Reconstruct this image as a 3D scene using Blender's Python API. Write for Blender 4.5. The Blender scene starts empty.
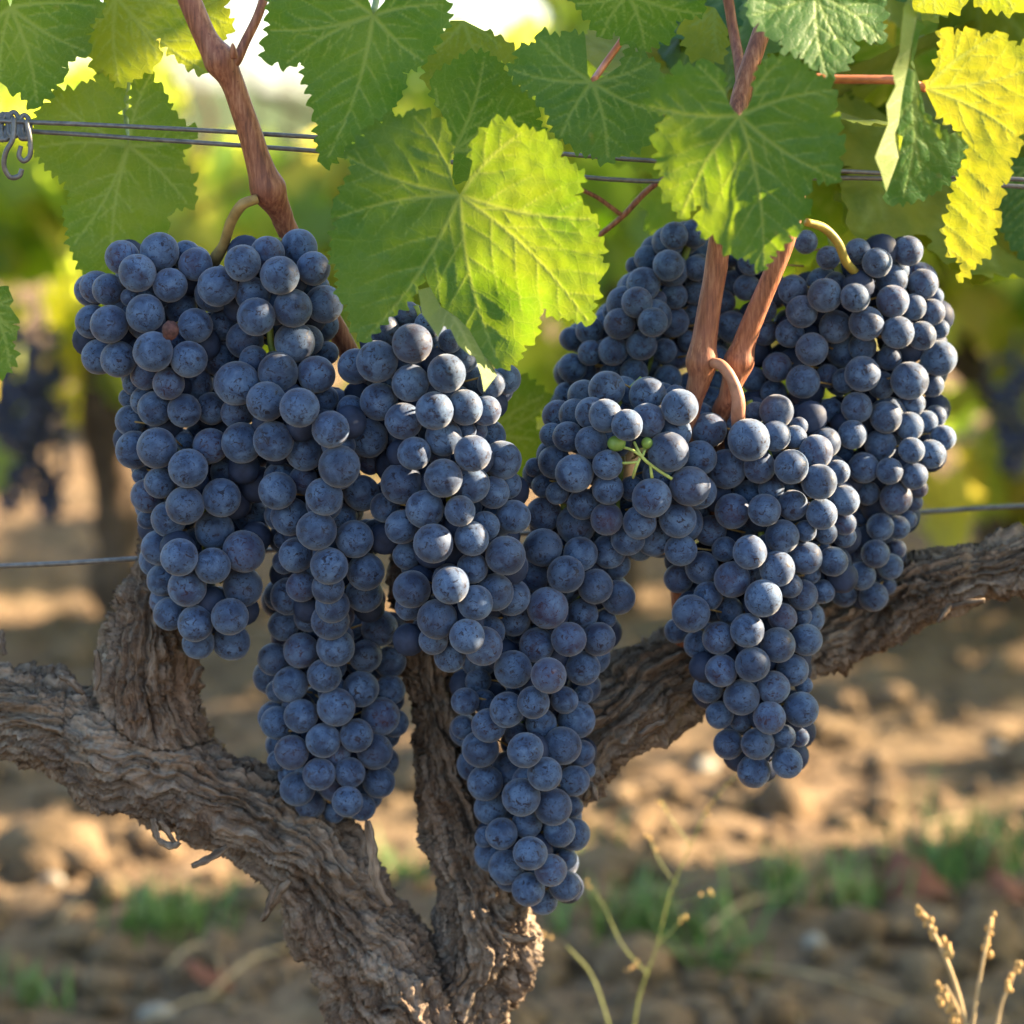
import bpy, math, random
import numpy as np
from mathutils import Vector, Matrix, geometry
R = math.radians
random.seed(7); rng = np.random.default_rng(11)
SC = bpy.context.scene
COL = SC.collection

# ------------------------------------------------------------------ camera, sky, sun, exposure
CAM = Vector((0.0, -1.0, 0.70)); PITCH = R(8.515); FPX = 85.0/36.0*1024
cd = bpy.data.cameras.new('camera'); cam = bpy.data.objects.new('camera', cd); COL.objects.link(cam)
cam.location = CAM; cam.rotation_euler = (R(90)-PITCH, 0, 0)
cd.lens = 85; cd.sensor_width = 36; cd.clip_start = 0.05; cd.clip_end = 6000
cd.dof.use_dof = True; cd.dof.focus_distance = 0.980; cd.dof.aperture_fstop = 7.4
cd.dof.aperture_blades = 0
SC.camera = cam
SUN_EL, SUN_AZ = R(24), R(76)
S = Vector((math.sin(SUN_AZ)*math.cos(SUN_EL), math.cos(SUN_AZ)*math.cos(SUN_EL), math.sin(SUN_EL)))
W = bpy.data.worlds.new('World'); SC.world = W; W.use_nodes = True
wn = W.node_tree.nodes; bgn = wn['Background']
sky = wn.new('ShaderNodeTexSky'); sky.sky_type = 'NISHITA'; sky.sun_disc = False
sky.sun_elevation = SUN_EL; sky.sun_rotation = SUN_AZ; sky.air_density = 1.0; sky.dust_density = 1.5; sky.ozone_density = 1.0
W.node_tree.links.new(sky.outputs[0], bgn.inputs[0]); bgn.inputs[1].default_value = 0.072
sl = bpy.data.lights.new('sun', 'SUN'); so = bpy.data.objects.new('sun', sl); COL.objects.link(so)
so.rotation_euler = S.to_track_quat('Z', 'Y').to_euler(); sl.energy = 5.0; sl.angle = R(0.6); sl.color = (1.0, 0.77, 0.50)
vs = SC.view_settings; SC.display_settings.display_device = 'sRGB'
vs.view_transform = 'Standard'; vs.look = 'None'; vs.gamma = 1.0; vs.use_curve_mapping = False; vs.exposure = 2.92
SC.cycles.use_denoising = True
SC.cycles.max_bounces = 8; SC.cycles.transmission_bounces = 6; SC.cycles.diffuse_bounces = 2
SC.cycles.sample_clamp_indirect = 6.0

# ------------------------------------------------------------------ helpers
FW = Vector((0, math.cos(PITCH), -math.sin(PITCH))); UP = Vector((0, math.sin(PITCH), math.cos(PITCH)))
def U(px, py, y):                                   # point of the plane y = const seen at that place of the photograph
    d = FW + Vector((1, 0, 0))*((px-512)/FPX) + UP*((512-py)/FPX)
    return CAM + d*((y-CAM.y)/d.y)
def Un(px, py, y):                                  # the same for arrays
    dx = (px-512)/FPX; v = (512-py)/FPX
    dy = FW.y+UP.y*v; dz = FW.z+UP.z*v; t = (y-CAM.y)/dy
    return np.stack([CAM.x+dx*t, np.broadcast_to(y, np.shape(t))*1.0, CAM.z+dz*t], -1)
def G(px, py):                                      # the place on the ground seen there
    d = FW + Vector((1, 0, 0))*((px-512)/FPX) + UP*((512-py)/FPX)
    return CAM + d*(-CAM.z/d.z)
PX = 1.0/FPX                                        # one photo pixel at one metre

def mesh(name, v, f, m=None, smooth=True):
    me = bpy.data.meshes.new(name)
    me.from_pydata([tuple(map(float, a)) for a in v], [], [tuple(map(int, a)) for a in f]); me.update()
    if smooth: me.polygons.foreach_set('use_smooth', [True]*len(me.polygons))
    if m: me.materials.append(m)
    return me
def link(name, me, parent=None):
    o = bpy.data.objects.new(name, me); COL.objects.link(o)
    if parent is not None: o.parent = parent
    return o
def tag(o, label=None, cat=None, group=None, kind=None):
    for k, v in (('label', label), ('category', cat), ('group', group), ('kind', kind)):
        if v: o[k] = v
    return o
def empty(name, loc, label, cat, group=None):
    o = link(name, None); o.location = loc; o.empty_display_size = 0.02
    return tag(o, label, cat, group)
def relparent(o, root):                             # mesh in world coordinates under an Empty with a location only
    o.parent = root; o.matrix_parent_inverse = Matrix.Translation(-root.location)
    return o

_perm = rng.permutation(512); _perm = np.concatenate([_perm, _perm, _perm])
_grad = rng.normal(size=(512, 3)); _grad /= np.linalg.norm(_grad, axis=1)[:, None]
def perlin(p):
    p = np.asarray(p, float); i = np.floor(p).astype(int); f = p-i; u = f*f*f*(f*(f*6-15)+10)
    i &= 255; out = 0
    for dx in (0, 1):
        for dy in (0, 1):
            for dz in (0, 1):
                h = _perm[_perm[_perm[i[:, 0]+dx]+i[:, 1]+dy]+i[:, 2]+dz] & 511
                d = f-np.array([dx, dy, dz]); g = (d*_grad[h]).sum(1)
                w = (u[:, 0] if dx else 1-u[:, 0])*(u[:, 1] if dy else 1-u[:, 1])*(u[:, 2] if dz else 1-u[:, 2])
                out = out+g*w
    return out*1.5
def fbm(p, o=4):
    a, s, t = 1.0, 0, 0
    p = np.asarray(p, float)
    for k in range(o): s = s+a*perlin(p*2**k+17.3*k); t += a; a *= .5
    return s/t

def tube(pts, rad, n=10, cap=True, noise=0.0, seed=0):
    pts = [Vector(p) for p in pts]; V, F = [], []
    up = None; rs = random.Random(seed)
    for i, p in enumerate(pts):
        t = (pts[min(i+1, len(pts)-1)]-pts[max(i-1, 0)]).normalized()
        if up is None: up = t.orthogonal().normalized()
        up = (up-t*up.dot(t)).normalized(); b = t.cross(up)
        for k in range(n):
            a = 2*math.pi*k/n; r = rad[i]*(1+noise*rs.uniform(-1, 1))
            V.append(p+(up*math.cos(a)+b*math.sin(a))*r)
    for i in range(len(pts)-1):
        for k in range(n):
            F.append((i*n+k, i*n+(k+1) % n, (i+1)*n+(k+1) % n, (i+1)*n+k))
    if cap:
        F.append(tuple(range(n-1, -1, -1))); F.append(tuple((len(pts)-1)*n+k for k in range(n)))
    return V, F
def spline(pts, k=6):                               # Catmull-Rom through rows of numbers
    P = np.array(pts, float); P = np.vstack([2*P[0]-P[1], P, 2*P[-1]-P[-2]]); out = []
    for i in range(1, len(P)-2):
        for t in np.linspace(0, 1, k, endpoint=False):
            a, b, c, d = P[i-1], P[i], P[i+1], P[i+2]
            out.append(.5*((2*b)+(c-a)*t+(2*a-5*b+4*c-d)*t*t+(3*b-a-3*c+d)*t**3))
    out.append(P[-2]); return np.array(out)
def pxtube(pts, k=6, n=10, noise=0.0, wob=0.0):     # rows: px, py, y (m), radius (px)
    P = spline(pts, k); V = Un(P[:, 0], P[:, 1], P[:, 2]); d = (P[:, 2]-CAM.y)
    if wob: V = V+np.stack([fbm(V*40+9*j, 2) for j in range(3)], -1)*wob
    return tube(V, P[:, 3]*d*PX, n, True, noise)
def join(parts):
    V, F = [], []
    for v, f in parts:
        b = len(V); V += [tuple(a) for a in v]; F += [tuple(i+b for i in q) for q in f]
    return V, F
def blob(c, r, n=10, m=7, sq=(1, 1, 1)):
    V, F = [], []
    for j in range(m+1):
        th = math.pi*j/m
        for i in range(n):
            a = 2*math.pi*i/n
            V.append((c[0]+r*sq[0]*math.sin(th)*math.cos(a), c[1]+r*sq[1]*math.sin(th)*math.sin(a), c[2]+r*sq[2]*math.cos(th)))
    for j in range(m):
        for i in range(n): F.append((j*n+i, (j+1)*n+i, (j+1)*n+(i+1) % n, j*n+(i+1) % n))
    return V, F

# ------------------------------------------------------------------ materials
class N:
    def __init__(s, name):
        s.m = bpy.data.materials.new(name); s.m.use_nodes = True; s.t = s.m.node_tree; s.n = s.t.nodes
        s.p = s.n['Principled BSDF']; s.out = s.n['Material Output']
    def new(s, k, **kw):
        x = s.n.new(k)
        for a, b in kw.items(): setattr(x, a, b)
        return x
    def l(s, a, b): s.t.links.new(a, b)
    def noise(s, vec, scale, detail=4, rough=.55, dist=0.0):
        x = s.new('ShaderNodeTexNoise'); x.inputs['Scale'].default_value = scale; x.inputs['Detail'].default_value = detail
        x.inputs['Roughness'].default_value = rough; x.inputs['Distortion'].default_value = dist
        if vec is not None: s.l(vec, x.inputs['Vector'])
        return x.outputs['Fac']
    def ramp(s, fac, stops, interp='LINEAR'):
        x = s.new('ShaderNodeValToRGB'); x.color_ramp.interpolation = interp; e = x.color_ramp.elements
        while len(e) < len(stops): e.new(.5)
        for k, (p, c) in enumerate(stops):
            e[k].position = p; e[k].color = (c, c, c, 1) if isinstance(c, (int, float)) else (*c, 1)
        s.l(fac, x.inputs[0]); return x.outputs[0]
    def mix(s, fac, a, b, mode='MIX'):
        x = s.new('ShaderNodeMix', data_type='RGBA', blend_type=mode)
        for i, v in ((0, fac), (6, a), (7, b)):
            if hasattr(v, 'links') or hasattr(v, 'is_linked'): s.l(v, x.inputs[i])
            else: x.inputs[i].default_value = v if i == 0 else (*v, 1)
        return x.outputs[2]
    def math(s, op, a, b=0.0):
        x = s.new('ShaderNodeMath', operation=op)
        for i, v in ((0, a), (1, b)):
            if hasattr(v, 'is_linked'): s.l(v, x.inputs[i])
            else: x.inputs[i].default_value = v
        return x.outputs[0]
    def bump(s, h, strength, dist, target=None):
        x = s.new('ShaderNodeBump'); x.inputs['Strength'].default_value = strength; x.inputs['Distance'].default_value = dist
        s.l(h, x.inputs['Height']); s.l(x.outputs[0], (target or s.p).inputs['Normal']); return x
def simple(name, col, rough=.6, spec=.3, metal=0.0, var=.25, scale=60):
    k = N(name); tc = k.new('ShaderNodeTexCoord'); n = k.noise(tc.outputs['Object'], scale)
    a = tuple(c*(1-var) for c in col); b = tuple(min(1, c*(1+var)) for c in col)
    k.l(k.ramp(n, [(.3, a), (.7, b)]), k.p.inputs['Base Color'])
    k.p.inputs['Roughness'].default_value = rough; k.p.inputs['Specular IOR Level'].default_value = spec; k.p.inputs['Metallic'].default_value = metal
    k.bump(n, .3, .001)
    return k.m

def berry_mat():
    k = N('bloomed_grape_skin'); tc = k.new('ShaderNodeTexCoord'); oi = k.new('ShaderNodeObjectInfo')
    add = k.new('ShaderNodeVectorMath', operation='MULTIPLY_ADD'); k.l(oi.outputs['Random'], add.inputs[0])
    add.inputs[1].default_value = (91, 57, 133); k.l(tc.outputs['Object'], add.inputs[2]); v = add.outputs[0]
    big = k.noise(v, 1.1, 3, .6, .6); mid = k.noise(v, 3.2, 5, .7, 1.2); fine = k.noise(v, 13, 4, .7); grain = k.noise(v, 42, 2, .6)
    rub = k.ramp(mid, [(.385, 0.0), (.45, .85), (.54, 1.0)])
    rub2 = k.ramp(fine, [(.32, .6), (.42, 1.0)])
    vor = k.new('ShaderNodeTexVoronoi'); vor.inputs['Scale'].default_value = 4.6; k.l(v, vor.inputs['Vector'])
    dots = k.ramp(vor.outputs['Distance'], [(.10, .10), (.17, 1.0)])
    bloom = k.math('MULTIPLY', k.math('MULTIPLY', rub, rub2), dots)
    bloom = k.math('MULTIPLY', bloom, k.ramp(big, [(.36, .45), (.60, 1.0)]))
    bloom = k.math('MULTIPLY', bloom, k.ramp(grain, [(.3, .86), (.65, 1.0)]))
    sep = k.new('ShaderNodeSeparateXYZ'); k.l(tc.outputs['Object'], sep.inputs[0])
    scar = k.ramp(sep.outputs['Z'], [(.0, 1.0), (1.0, 1.0)])
    zz = k.math('SUBTRACT', k.math('MULTIPLY', sep.outputs['Z'], -1.0), k.math('MULTIPLY', k.math('ABSOLUTE', k.math('SUBTRACT', fine, .5)), .06))
    scar = k.ramp(zz, [(.970, 1.0), (.985, .25)])
    bloom = k.math('MULTIPLY', bloom, scar)
    rv = k.math('FRACT', k.math('MULTIPLY', oi.outputs['Random'], 37.7)); bloom = k.math('MULTIPLY', bloom, k.ramp(rv, [(0, .62), (.35, .95), (1, 1.0)]))
    skin = k.mix(k.ramp(oi.outputs['Random'], [(.0, 0.0), (.8, .15), (1.0, 1.0)]), (.006, .008, .022), (.030, .010, .020))
    bl = k.mix(k.ramp(big, [(.35, 0.0), (.7, 1.0)]), (.038, .090, .202), (.088, .150, .262))
    base = k.mix(bloom, skin, bl)
    k.l(base, k.p.inputs['Base Color'])
    k.l(k.ramp(bloom, [(.1, .34), (.8, .74)]), k.p.inputs['Roughness'])
    k.p.inputs['Specular IOR Level'].default_value = .22
    k.p.inputs['Sheen Weight'].default_value = .25; k.p.inputs['Sheen Roughness'].default_value = .5
    k.bump(fine, .10, .05)
    return k.m
BERRY = berry_mat()

def leaf_mat(name='vine_leaf', tr=.31, bump=.30):
    k = N(name); at = k.new('ShaderNodeAttribute', attribute_name='vein'); geo = k.new('ShaderNodeNewGeometry'); oi = k.new('ShaderNodeObjectInfo')
    uv = k.new('ShaderNodeAttribute', attribute_name='flat'); vein = at.outputs['Fac']
    sepc = k.new('ShaderNodeSeparateColor'); k.l(oi.outputs['Color'], sepc.inputs[0]); yel = sepc.outputs[0]
    n1 = k.noise(uv.outputs['Vector'], 30, 5, .6); n2 = k.noise(uv.outputs['Vector'], 260, 3, .6)
    vor = k.new('ShaderNodeTexVoronoi', feature='DISTANCE_TO_EDGE'); vor.inputs['Scale'].default_value = 420; k.l(uv.outputs['Vector'], vor.inputs['Vector'])
    net = k.ramp(vor.outputs['Distance'], [(.0, 1.0), (.09, 0.0)])
    vor2 = k.new('ShaderNodeTexVoronoi', feature='DISTANCE_TO_EDGE'); vor2.inputs['Scale'].default_value = 150; k.l(uv.outputs['Vector'], vor2.inputs['Vector'])
    net2 = k.ramp(vor2.outputs['Distance'], [(.0, 1.0), (.05, 0.0)])
    nets = k.math('ADD', k.math('MULTIPLY', net, .14), k.math('MULTIPLY', net2, .20))
    vf = k.math('MINIMUM', k.math('ADD', k.math('MULTIPLY', vein, 1.25), nets), 1.0)
    green = k.ramp(n1, [(.3, (.013, .066, .012)), (.55, (.024, .098, .019)), (.75, (.048, .135, .030))])
    green = k.mix(k.ramp(n2, [(.3, 0.0), (.75, .35)]), green, (.036, .110, .034))
    yel = k.math('MINIMUM', 1.0, k.math('MULTIPLY', yel, k.math('SUBTRACT', k.ramp(n1, [(.36, .72), (.56, 1.25)]), k.math('MULTIPLY', vein, .35))))
    green = k.mix(yel, green, k.ramp(n1, [(.3, (.20, .25, .02)), (.7, (.34, .34, .03))]))
    top = k.mix(k.math('MULTIPLY', vf, .60), green, (.20, .29, .07))
    under = k.mix(yel, (.15, .21, .10), (.36, .36, .09))
    under = k.mix(k.math('MULTIPLY', vf, .6), under, (.34, .38, .19))
    spots = k.ramp(k.noise(uv.outputs['Vector'], 75, 2, .5), [(.71, 0.0), (.76, 1.0)])
    top = k.mix(k.math('MULTIPLY', spots, .4), top, (.22, .16, .05))
    dust = k.ramp(k.noise(uv.outputs['Vector'], 900, 1, .5), [(.72, 0.0), (.80, .35)])
    top = k.mix(dust, top, (.16, .21, .13))
    col = k.mix(geo.outputs['Backfacing'], top, under)
    k.l(col, k.p.inputs['Base Color'])
    k.l(k.ramp(n2, [(.3, .40), (.7, .56)]), k.p.inputs['Roughness']); k.p.inputs['Specular IOR Level'].default_value = .22
    t = k.new('ShaderNodeBsdfTranslucent')
    tc = k.mix(yel, k.ramp(n1, [(.3, (.18, .38, .008)), (.7, (.36, .47, .012))]), (.62, .54, .015))
    tc = k.mix(k.math('MULTIPLY', vf, .5), tc, (.50, .52, .10)); k.l(tc, t.inputs[0])
    ms = k.new('ShaderNodeMixShader'); ms.inputs[0].default_value = tr; k.l(k.p.outputs[0], ms.inputs[1]); k.l(t.outputs[0], ms.inputs[2])
    k.l(ms.outputs[0], k.out.inputs[0])
    h = k.math('SUBTRACT', k.math('MULTIPLY', n2, .6), k.math('ADD', nets, k.math('MULTIPLY', vein, .8)))
    b = k.bump(h, bump, .0011); k.l(b.outputs[0], t.inputs['Normal'])
    return k.m
LEAF = leaf_mat()
def far_leaf_mat():
    k = N('distant_vine_leaf'); at = k.new('ShaderNodeAttribute', attribute_name='tone'); f = at.outputs['Fac']
    k.l(k.ramp(f, [(0, (.045, .11, .028)), (.5, (.09, .18, .04)), (.8, (.20, .27, .045)), (1, (.38, .34, .06))]), k.p.inputs['Base Color'])
    k.p.inputs['Roughness'].default_value = .45; k.p.inputs['Specular IOR Level'].default_value = .4
    t = k.new('ShaderNodeBsdfTranslucent'); k.l(k.ramp(f, [(0, (.24, .50, .03)), (.5, (.52, .66, .04)), (1, (.86, .74, .10))]), t.inputs[0])
    ms = k.new('ShaderNodeMixShader'); ms.inputs[0].default_value = .60; k.l(k.p.outputs[0], ms.inputs[1]); k.l(t.outputs[0], ms.inputs[2]); k.l(ms.outputs[0], k.out.inputs[0])
    return k.m
FARLEAF = far_leaf_mat()
def bark_mat():
    k = N('old_vine_bark'); at = k.new('ShaderNodeAttribute', attribute_name='grain'); v = at.outputs['Vector']; tc = k.new('ShaderNodeTexCoord')
    f1 = k.noise(v, 90, 6, .65, .5); f2 = k.noise(v, 300, 5, .7, .3); big = k.noise(tc.outputs['Object'], 14, 4, .6); sp = k.noise(tc.outputs['Object'], 320, 3, .6)
    c = k.ramp(f1, [(.35, (.028, .020, .015)), (.46, (.115, .085, .062)), (.56, (.235, .185, .140)), (.70, (.42, .355, .285))])
    c2 = k.ramp(f2, [(.36, (.048, .034, .025)), (.5, (.22, .165, .122)), (.66, (.46, .39, .31))])
    c = k.mix(.5, c, c2)
    c = k.mix(k.ramp(big, [(.45, 0.0), (.7, .55)]), c, k.ramp(f2, [(.35, (.060, .032, .020)), (.65, (.26, .155, .095))]))
    c = k.mix(k.ramp(sp, [(.6, 0.0), (.75, .5)]), c, (.33, .30, .25))
    k.l(c, k.p.inputs['Base Color']); k.p.inputs['Roughness'].default_value = .85; k.p.inputs['Specular IOR Level'].default_value = .15
    h = k.math('ADD', k.math('MULTIPLY', f1, 1.0), k.math('MULTIPLY', f2, .7))
    k.bump(h, 1.0, .006)
    return k.m
BARK = bark_mat()
def cane_mat():
    k = N('lignified_cane'); at = k.new('ShaderNodeTexCoord'); mp = k.new('ShaderNodeMapping'); mp.inputs['Scale'].default_value = (1, 1, .12); k.l(at.outputs['Object'], mp.inputs[0])
    f = k.noise(mp.outputs[0], 700, 4, .6); g = k.noise(at.outputs['Object'], 45, 3, .6); s = k.noise(at.outputs['Object'], 900, 2)
    c = k.ramp(f, [(.34, (.115, .040, .020)), (.5, (.235, .088, .042)), (.68, (.36, .17, .09))])
    c = k.mix(k.ramp(g, [(.4, 0.0), (.7, .6)]), c, (.19, .078, .062))
    c = k.mix(k.ramp(s, [(.66, 0.0), (.74, .7)]), c, (.07, .03, .02))
    k.l(c, k.p.inputs['Base Color']); k.p.inputs['Roughness'].default_value = .5; k.p.inputs['Specular IOR Level'].default_value = .35
    k.bump(f, .35, .0006); return k.m
CANE = cane_mat()
GREENSTEM = simple('green_stalk', (.20, .26, .05), .5, .35, 0, .35, 200)
BROWNSTEM = simple('browning_stalk', (.27, .18, .06), .5, .35, 0, .35, 150)
YELSTEM = simple('yellow_stalk', (.30, .25, .05), .5, .35, 0, .3, 150)
PINKSTEM = simple('pink_brown_stalk', (.34, .16, .10), .5, .35, 0, .35, 150)
PETIOLE = simple('red_petiole', (.42, .13, .05), .45, .4, 0, .3, 120)
RAISIN = simple('shrivelled_berry', (.085, .04, .035), .7, .25, 0, .5, 500)
UNRIPE = simple('green_berry', (.15, .25, .05), .45, .4, 0, .25, 200)
STEEL = simple('weathered_wire', (.16, .16, .155), .5, .5, .6, .3, 300)
STRAW = simple('dry_straw', (.42, .32, .18), .7, .2, 0, .25, 120)
GRASS = simple('grass_blade', (.12, .22, .05), .5, .3, 0, .35, 90)
WEED = simple('weed_stem', (.24, .27, .08), .5, .3, 0, .3, 150)
SEED = simple('dry_seed_husk', (.50, .32, .12), .6, .25, 0, .3, 250)
STONE = simple('pale_limestone', (.26, .24, .20), .8, .2, 0, .2, 80)
DEADLEAF = simple('dead_red_leaf', (.15, .060, .035), .7, .2, 0, .35, 90)
FARBARK = simple('dark_vine_bark', (.085, .06, .042), .9, .1, 0, .4, 40)  # dark brown bark of all vines other than the old one
FARGRAPE = simple('distant_grape_skin', (.035, .042, .075), .5, .3, 0, .4, 60)
INNERGRAPE = simple('inner_grape_skin', (.024, .036, .072), .65, .2, 0, .35, 160)
HILLM = simple('wooded_hillside', (.07, .10, .045), .95, .05, 0, .4, .03)
def soil_mat():
    k = N('tilled_soil'); tc = k.new('ShaderNodeTexCoord'); v = tc.outputs['Object']
    a = k.noise(v, 2.2, 5, .6); b = k.noise(v, 26, 6, .65); c = k.noise(v, 160, 4, .7)
    col = k.ramp(b, [(.3, (.092, .062, .038)), (.5, (.190, .130, .080)), (.7, (.30, .215, .134))])
    col = k.mix(k.ramp(a, [(.4, 0.0), (.65, .65)]), col, k.ramp(b, [(.3, (.095, .070, .038)), (.7, (.215, .165, .095))]))
    col = k.mix(k.ramp(c, [(.6, 0.0), (.72, .6)]), col, (.24, .18, .115))
    k.l(col, k.p.inputs['Base Color']); k.p.inputs['Roughness'].default_value = .95; k.p.inputs['Specular IOR Level'].default_value = .1
    k.bump(k.math('ADD', b, k.math('MULTIPLY', c, .5)), .8, .02); return k.m
SOIL = soil_mat()

# ------------------------------------------------------------------ ground, hills
def ground_h(x, y):
    p = np.stack([x, y, 0*x], -1)
    h = .045*fbm(p*.9, 3)+.030*np.abs(fbm(p*5.5+3, 3))+.022*fbm(p*14+7, 4)+.016*np.abs(fbm(p*34+1, 3))
    return h*np.clip((y+.6)/.8, .15, 1)-.02
def grid(xs, ys):
    X, Y = np.meshgrid(xs, ys); Z = ground_h(X.ravel(), Y.ravel()); n = len(xs)
    V = np.stack([X.ravel(), Y.ravel(), Z], -1)
    i = np.arange((len(ys)-1)*n).reshape(-1, n)[:, :-1].ravel()
    return V, np.stack([i, i+1, i+n+1, i+n], -1)
xs = np.concatenate([-np.geomspace(1500, 2.6, 26), np.linspace(-2.5, 2.5, 330), np.geomspace(2.6, 1500, 26)])
ys = np.concatenate([[-800, -200, -60, -20, -8, -4, -2, -1, -.5], np.arange(-.2, 5.2, .0145), np.geomspace(5.3, 3000, 60)])
V, F = grid(xs, ys)
V[:, 2] = np.where(np.abs(V[:, 1]) > 12, -.02, V[:, 2])
g = link('ground', mesh('ground', V, F, SOIL)); tag(g, 'brown tilled vineyard soil with clods', 'soil', None, 'structure')
def hill(cx, cy, w, d, h, seed, label):
    n = 48; X, Y = np.meshgrid(np.linspace(-1, 1, n), np.linspace(-1, 1, n)); x = X.ravel(); y = Y.ravel()
    p = np.stack([x*2+seed, y*2, 0*x], -1)
    z = h*np.clip(1-x*x, 0, 1)*np.clip(1-y*y, 0, 1)*(1+.5*fbm(p, 4))+h*.04*fbm(p*9, 3)
    V = np.stack([cx+x*w, cy+y*d, z-2], -1); i = np.arange((n-1)*n).reshape(-1, n)[:, :-1].ravel()
    o = link('hill', mesh('hill', V, np.stack([i, i+1, i+n+1, i+n], -1), HILLM)); tag(o, label, 'hill', None, 'structure')
hill(-230, 900, 520, 260, 25, 1, 'low wooded hill beyond the vineyard at left')
hill(420, 1300, 700, 300, 34, 5, 'farther wooded hill beyond the vineyard at right')

# ------------------------------------------------------------------ leaf outlines
HALF = [(.0, .0), (.05, -.12), (.13, -.27), (.24, -.33), (.40, -.27), (.50, -.14), (.44, -.03), (.62, .04), (.73, .22), (.66, .33), (.52, .36), (.40, .36),
        (.47, .50), (.42, .64), (.27, .72), (.16, .86), (0, 1.0)]
GEN = [(x, y) for x, y in HALF]+[(-x, y) for x, y in HALF[-2:0:-1]]
def teeth(poly, base, size=3.0, pitch=9.0, seed=0, keep=22):
    rs = random.Random(seed); P = [Vector(p) for p in poly]; n = len(P)
    area = sum(P[i].x*P[(i+1) % n].y-P[(i+1) % n].x*P[i].y for i in range(n)); sg = 1 if area > 0 else -1
    out = []
    for i in range(n):
        a, b = P[i], P[(i+1) % n]; d = b-a; L = d.length; out.append(a.copy())
        if L < pitch*.9: continue
        nor = Vector((d.y, -d.x)).normalized()*sg; m = max(1, round(L/pitch))
        near = min((a-base).length, (b-base).length) < keep
        cuts = [0]+sorted(min(.97, max(.03, (j+rs.uniform(-.28, .28))/m)) for j in range(1, m))+[1]
        for j in range(m):
            c0, c1 = cuts[j], cuts[j+1]; hh = size*rs.uniform(.55, 1.45)*min(1.3, (c1-c0)*L/pitch+.25)
            if near: out.append(a+d*((c0+c1)/2)); continue
            for f, g_ in ((.28, .62), (.52, .95), (.66, 1.0), (.80, .35)): out.append(a+d*(c0+(c1-c0)*f)+nor*hh*g_)
            if j < m-1: out.append(a+d*c1+nor*rs.uniform(-.5, .3))
    return out
def inside(P, Q):
    x, y = Q[:, 0], Q[:, 1]; c = np.zeros(len(Q), bool); n = len(P)
    for i in range(n):
        x1, y1 = P[i]; x2, y2 = P[(i+1) % n]
        if y1 == y2: continue
        c ^= ((y1 > y) != (y2 > y)) & (x < (x2-x1)*(y-y1)/(y2-y1)+x1)
    return c
def segdist(Q, a, b):
    d = b-a; L = (d*d).sum()+1e-9; t = np.clip(((Q-a)@d)/L, 0, 1)
    return np.linalg.norm(Q-(a+t[:, None]*d), axis=1), t
def vein_field(Q, base, tips, poly, size):
    """how strongly a main or side vein runs at each point, and the distance to the nearest vein"""
    v = np.zeros(len(Q)); dist = np.full(len(Q), 1e3); segs = []
    for k, tip in enumerate(tips):
        ax = tip-base; L = np.linalg.norm(ax); nx = np.array([-ax[1], ax[0]])/L; bow = L*.05*(1 if k % 2 else -1)
        pts = [base+ax*t+nx*bow*math.sin(math.pi*t) for t in np.linspace(0, .97, 9)]
        for j in range(8): segs.append((pts[j], pts[j+1], 2.0*(1-.65*j/8), 1.0))
        m = max(4, int(L/(size*.105)))
        for s in (-1, 1):
            for j in range(1, m):
                t = (j+.25*s)/m; o = base+ax*t+nx*bow*math.sin(math.pi*t)
                l2 = L*.52*(1-t)**.8*(.55+.45*min(1, t*3.2)); d = ax/L*.74+nx*s*.72
                p1 = o+d*l2*.5; p2 = o+(d+ax/L*.12)*l2
                segs.append((o, p1, 1.05*(1-.4*t), .70)); segs.append((p1, p2, .8*(1-.4*t), .5))
    for a, b, w, s in segs:
        d, t = segdist(Q, np.asarray(a), np.asarray(b)); w = max(w, .55)
        v = np.maximum(v, s*np.exp(-(d/w)**2)); dist = np.minimum(dist, d)
    return v, dist
_kleaf = [0]
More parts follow.
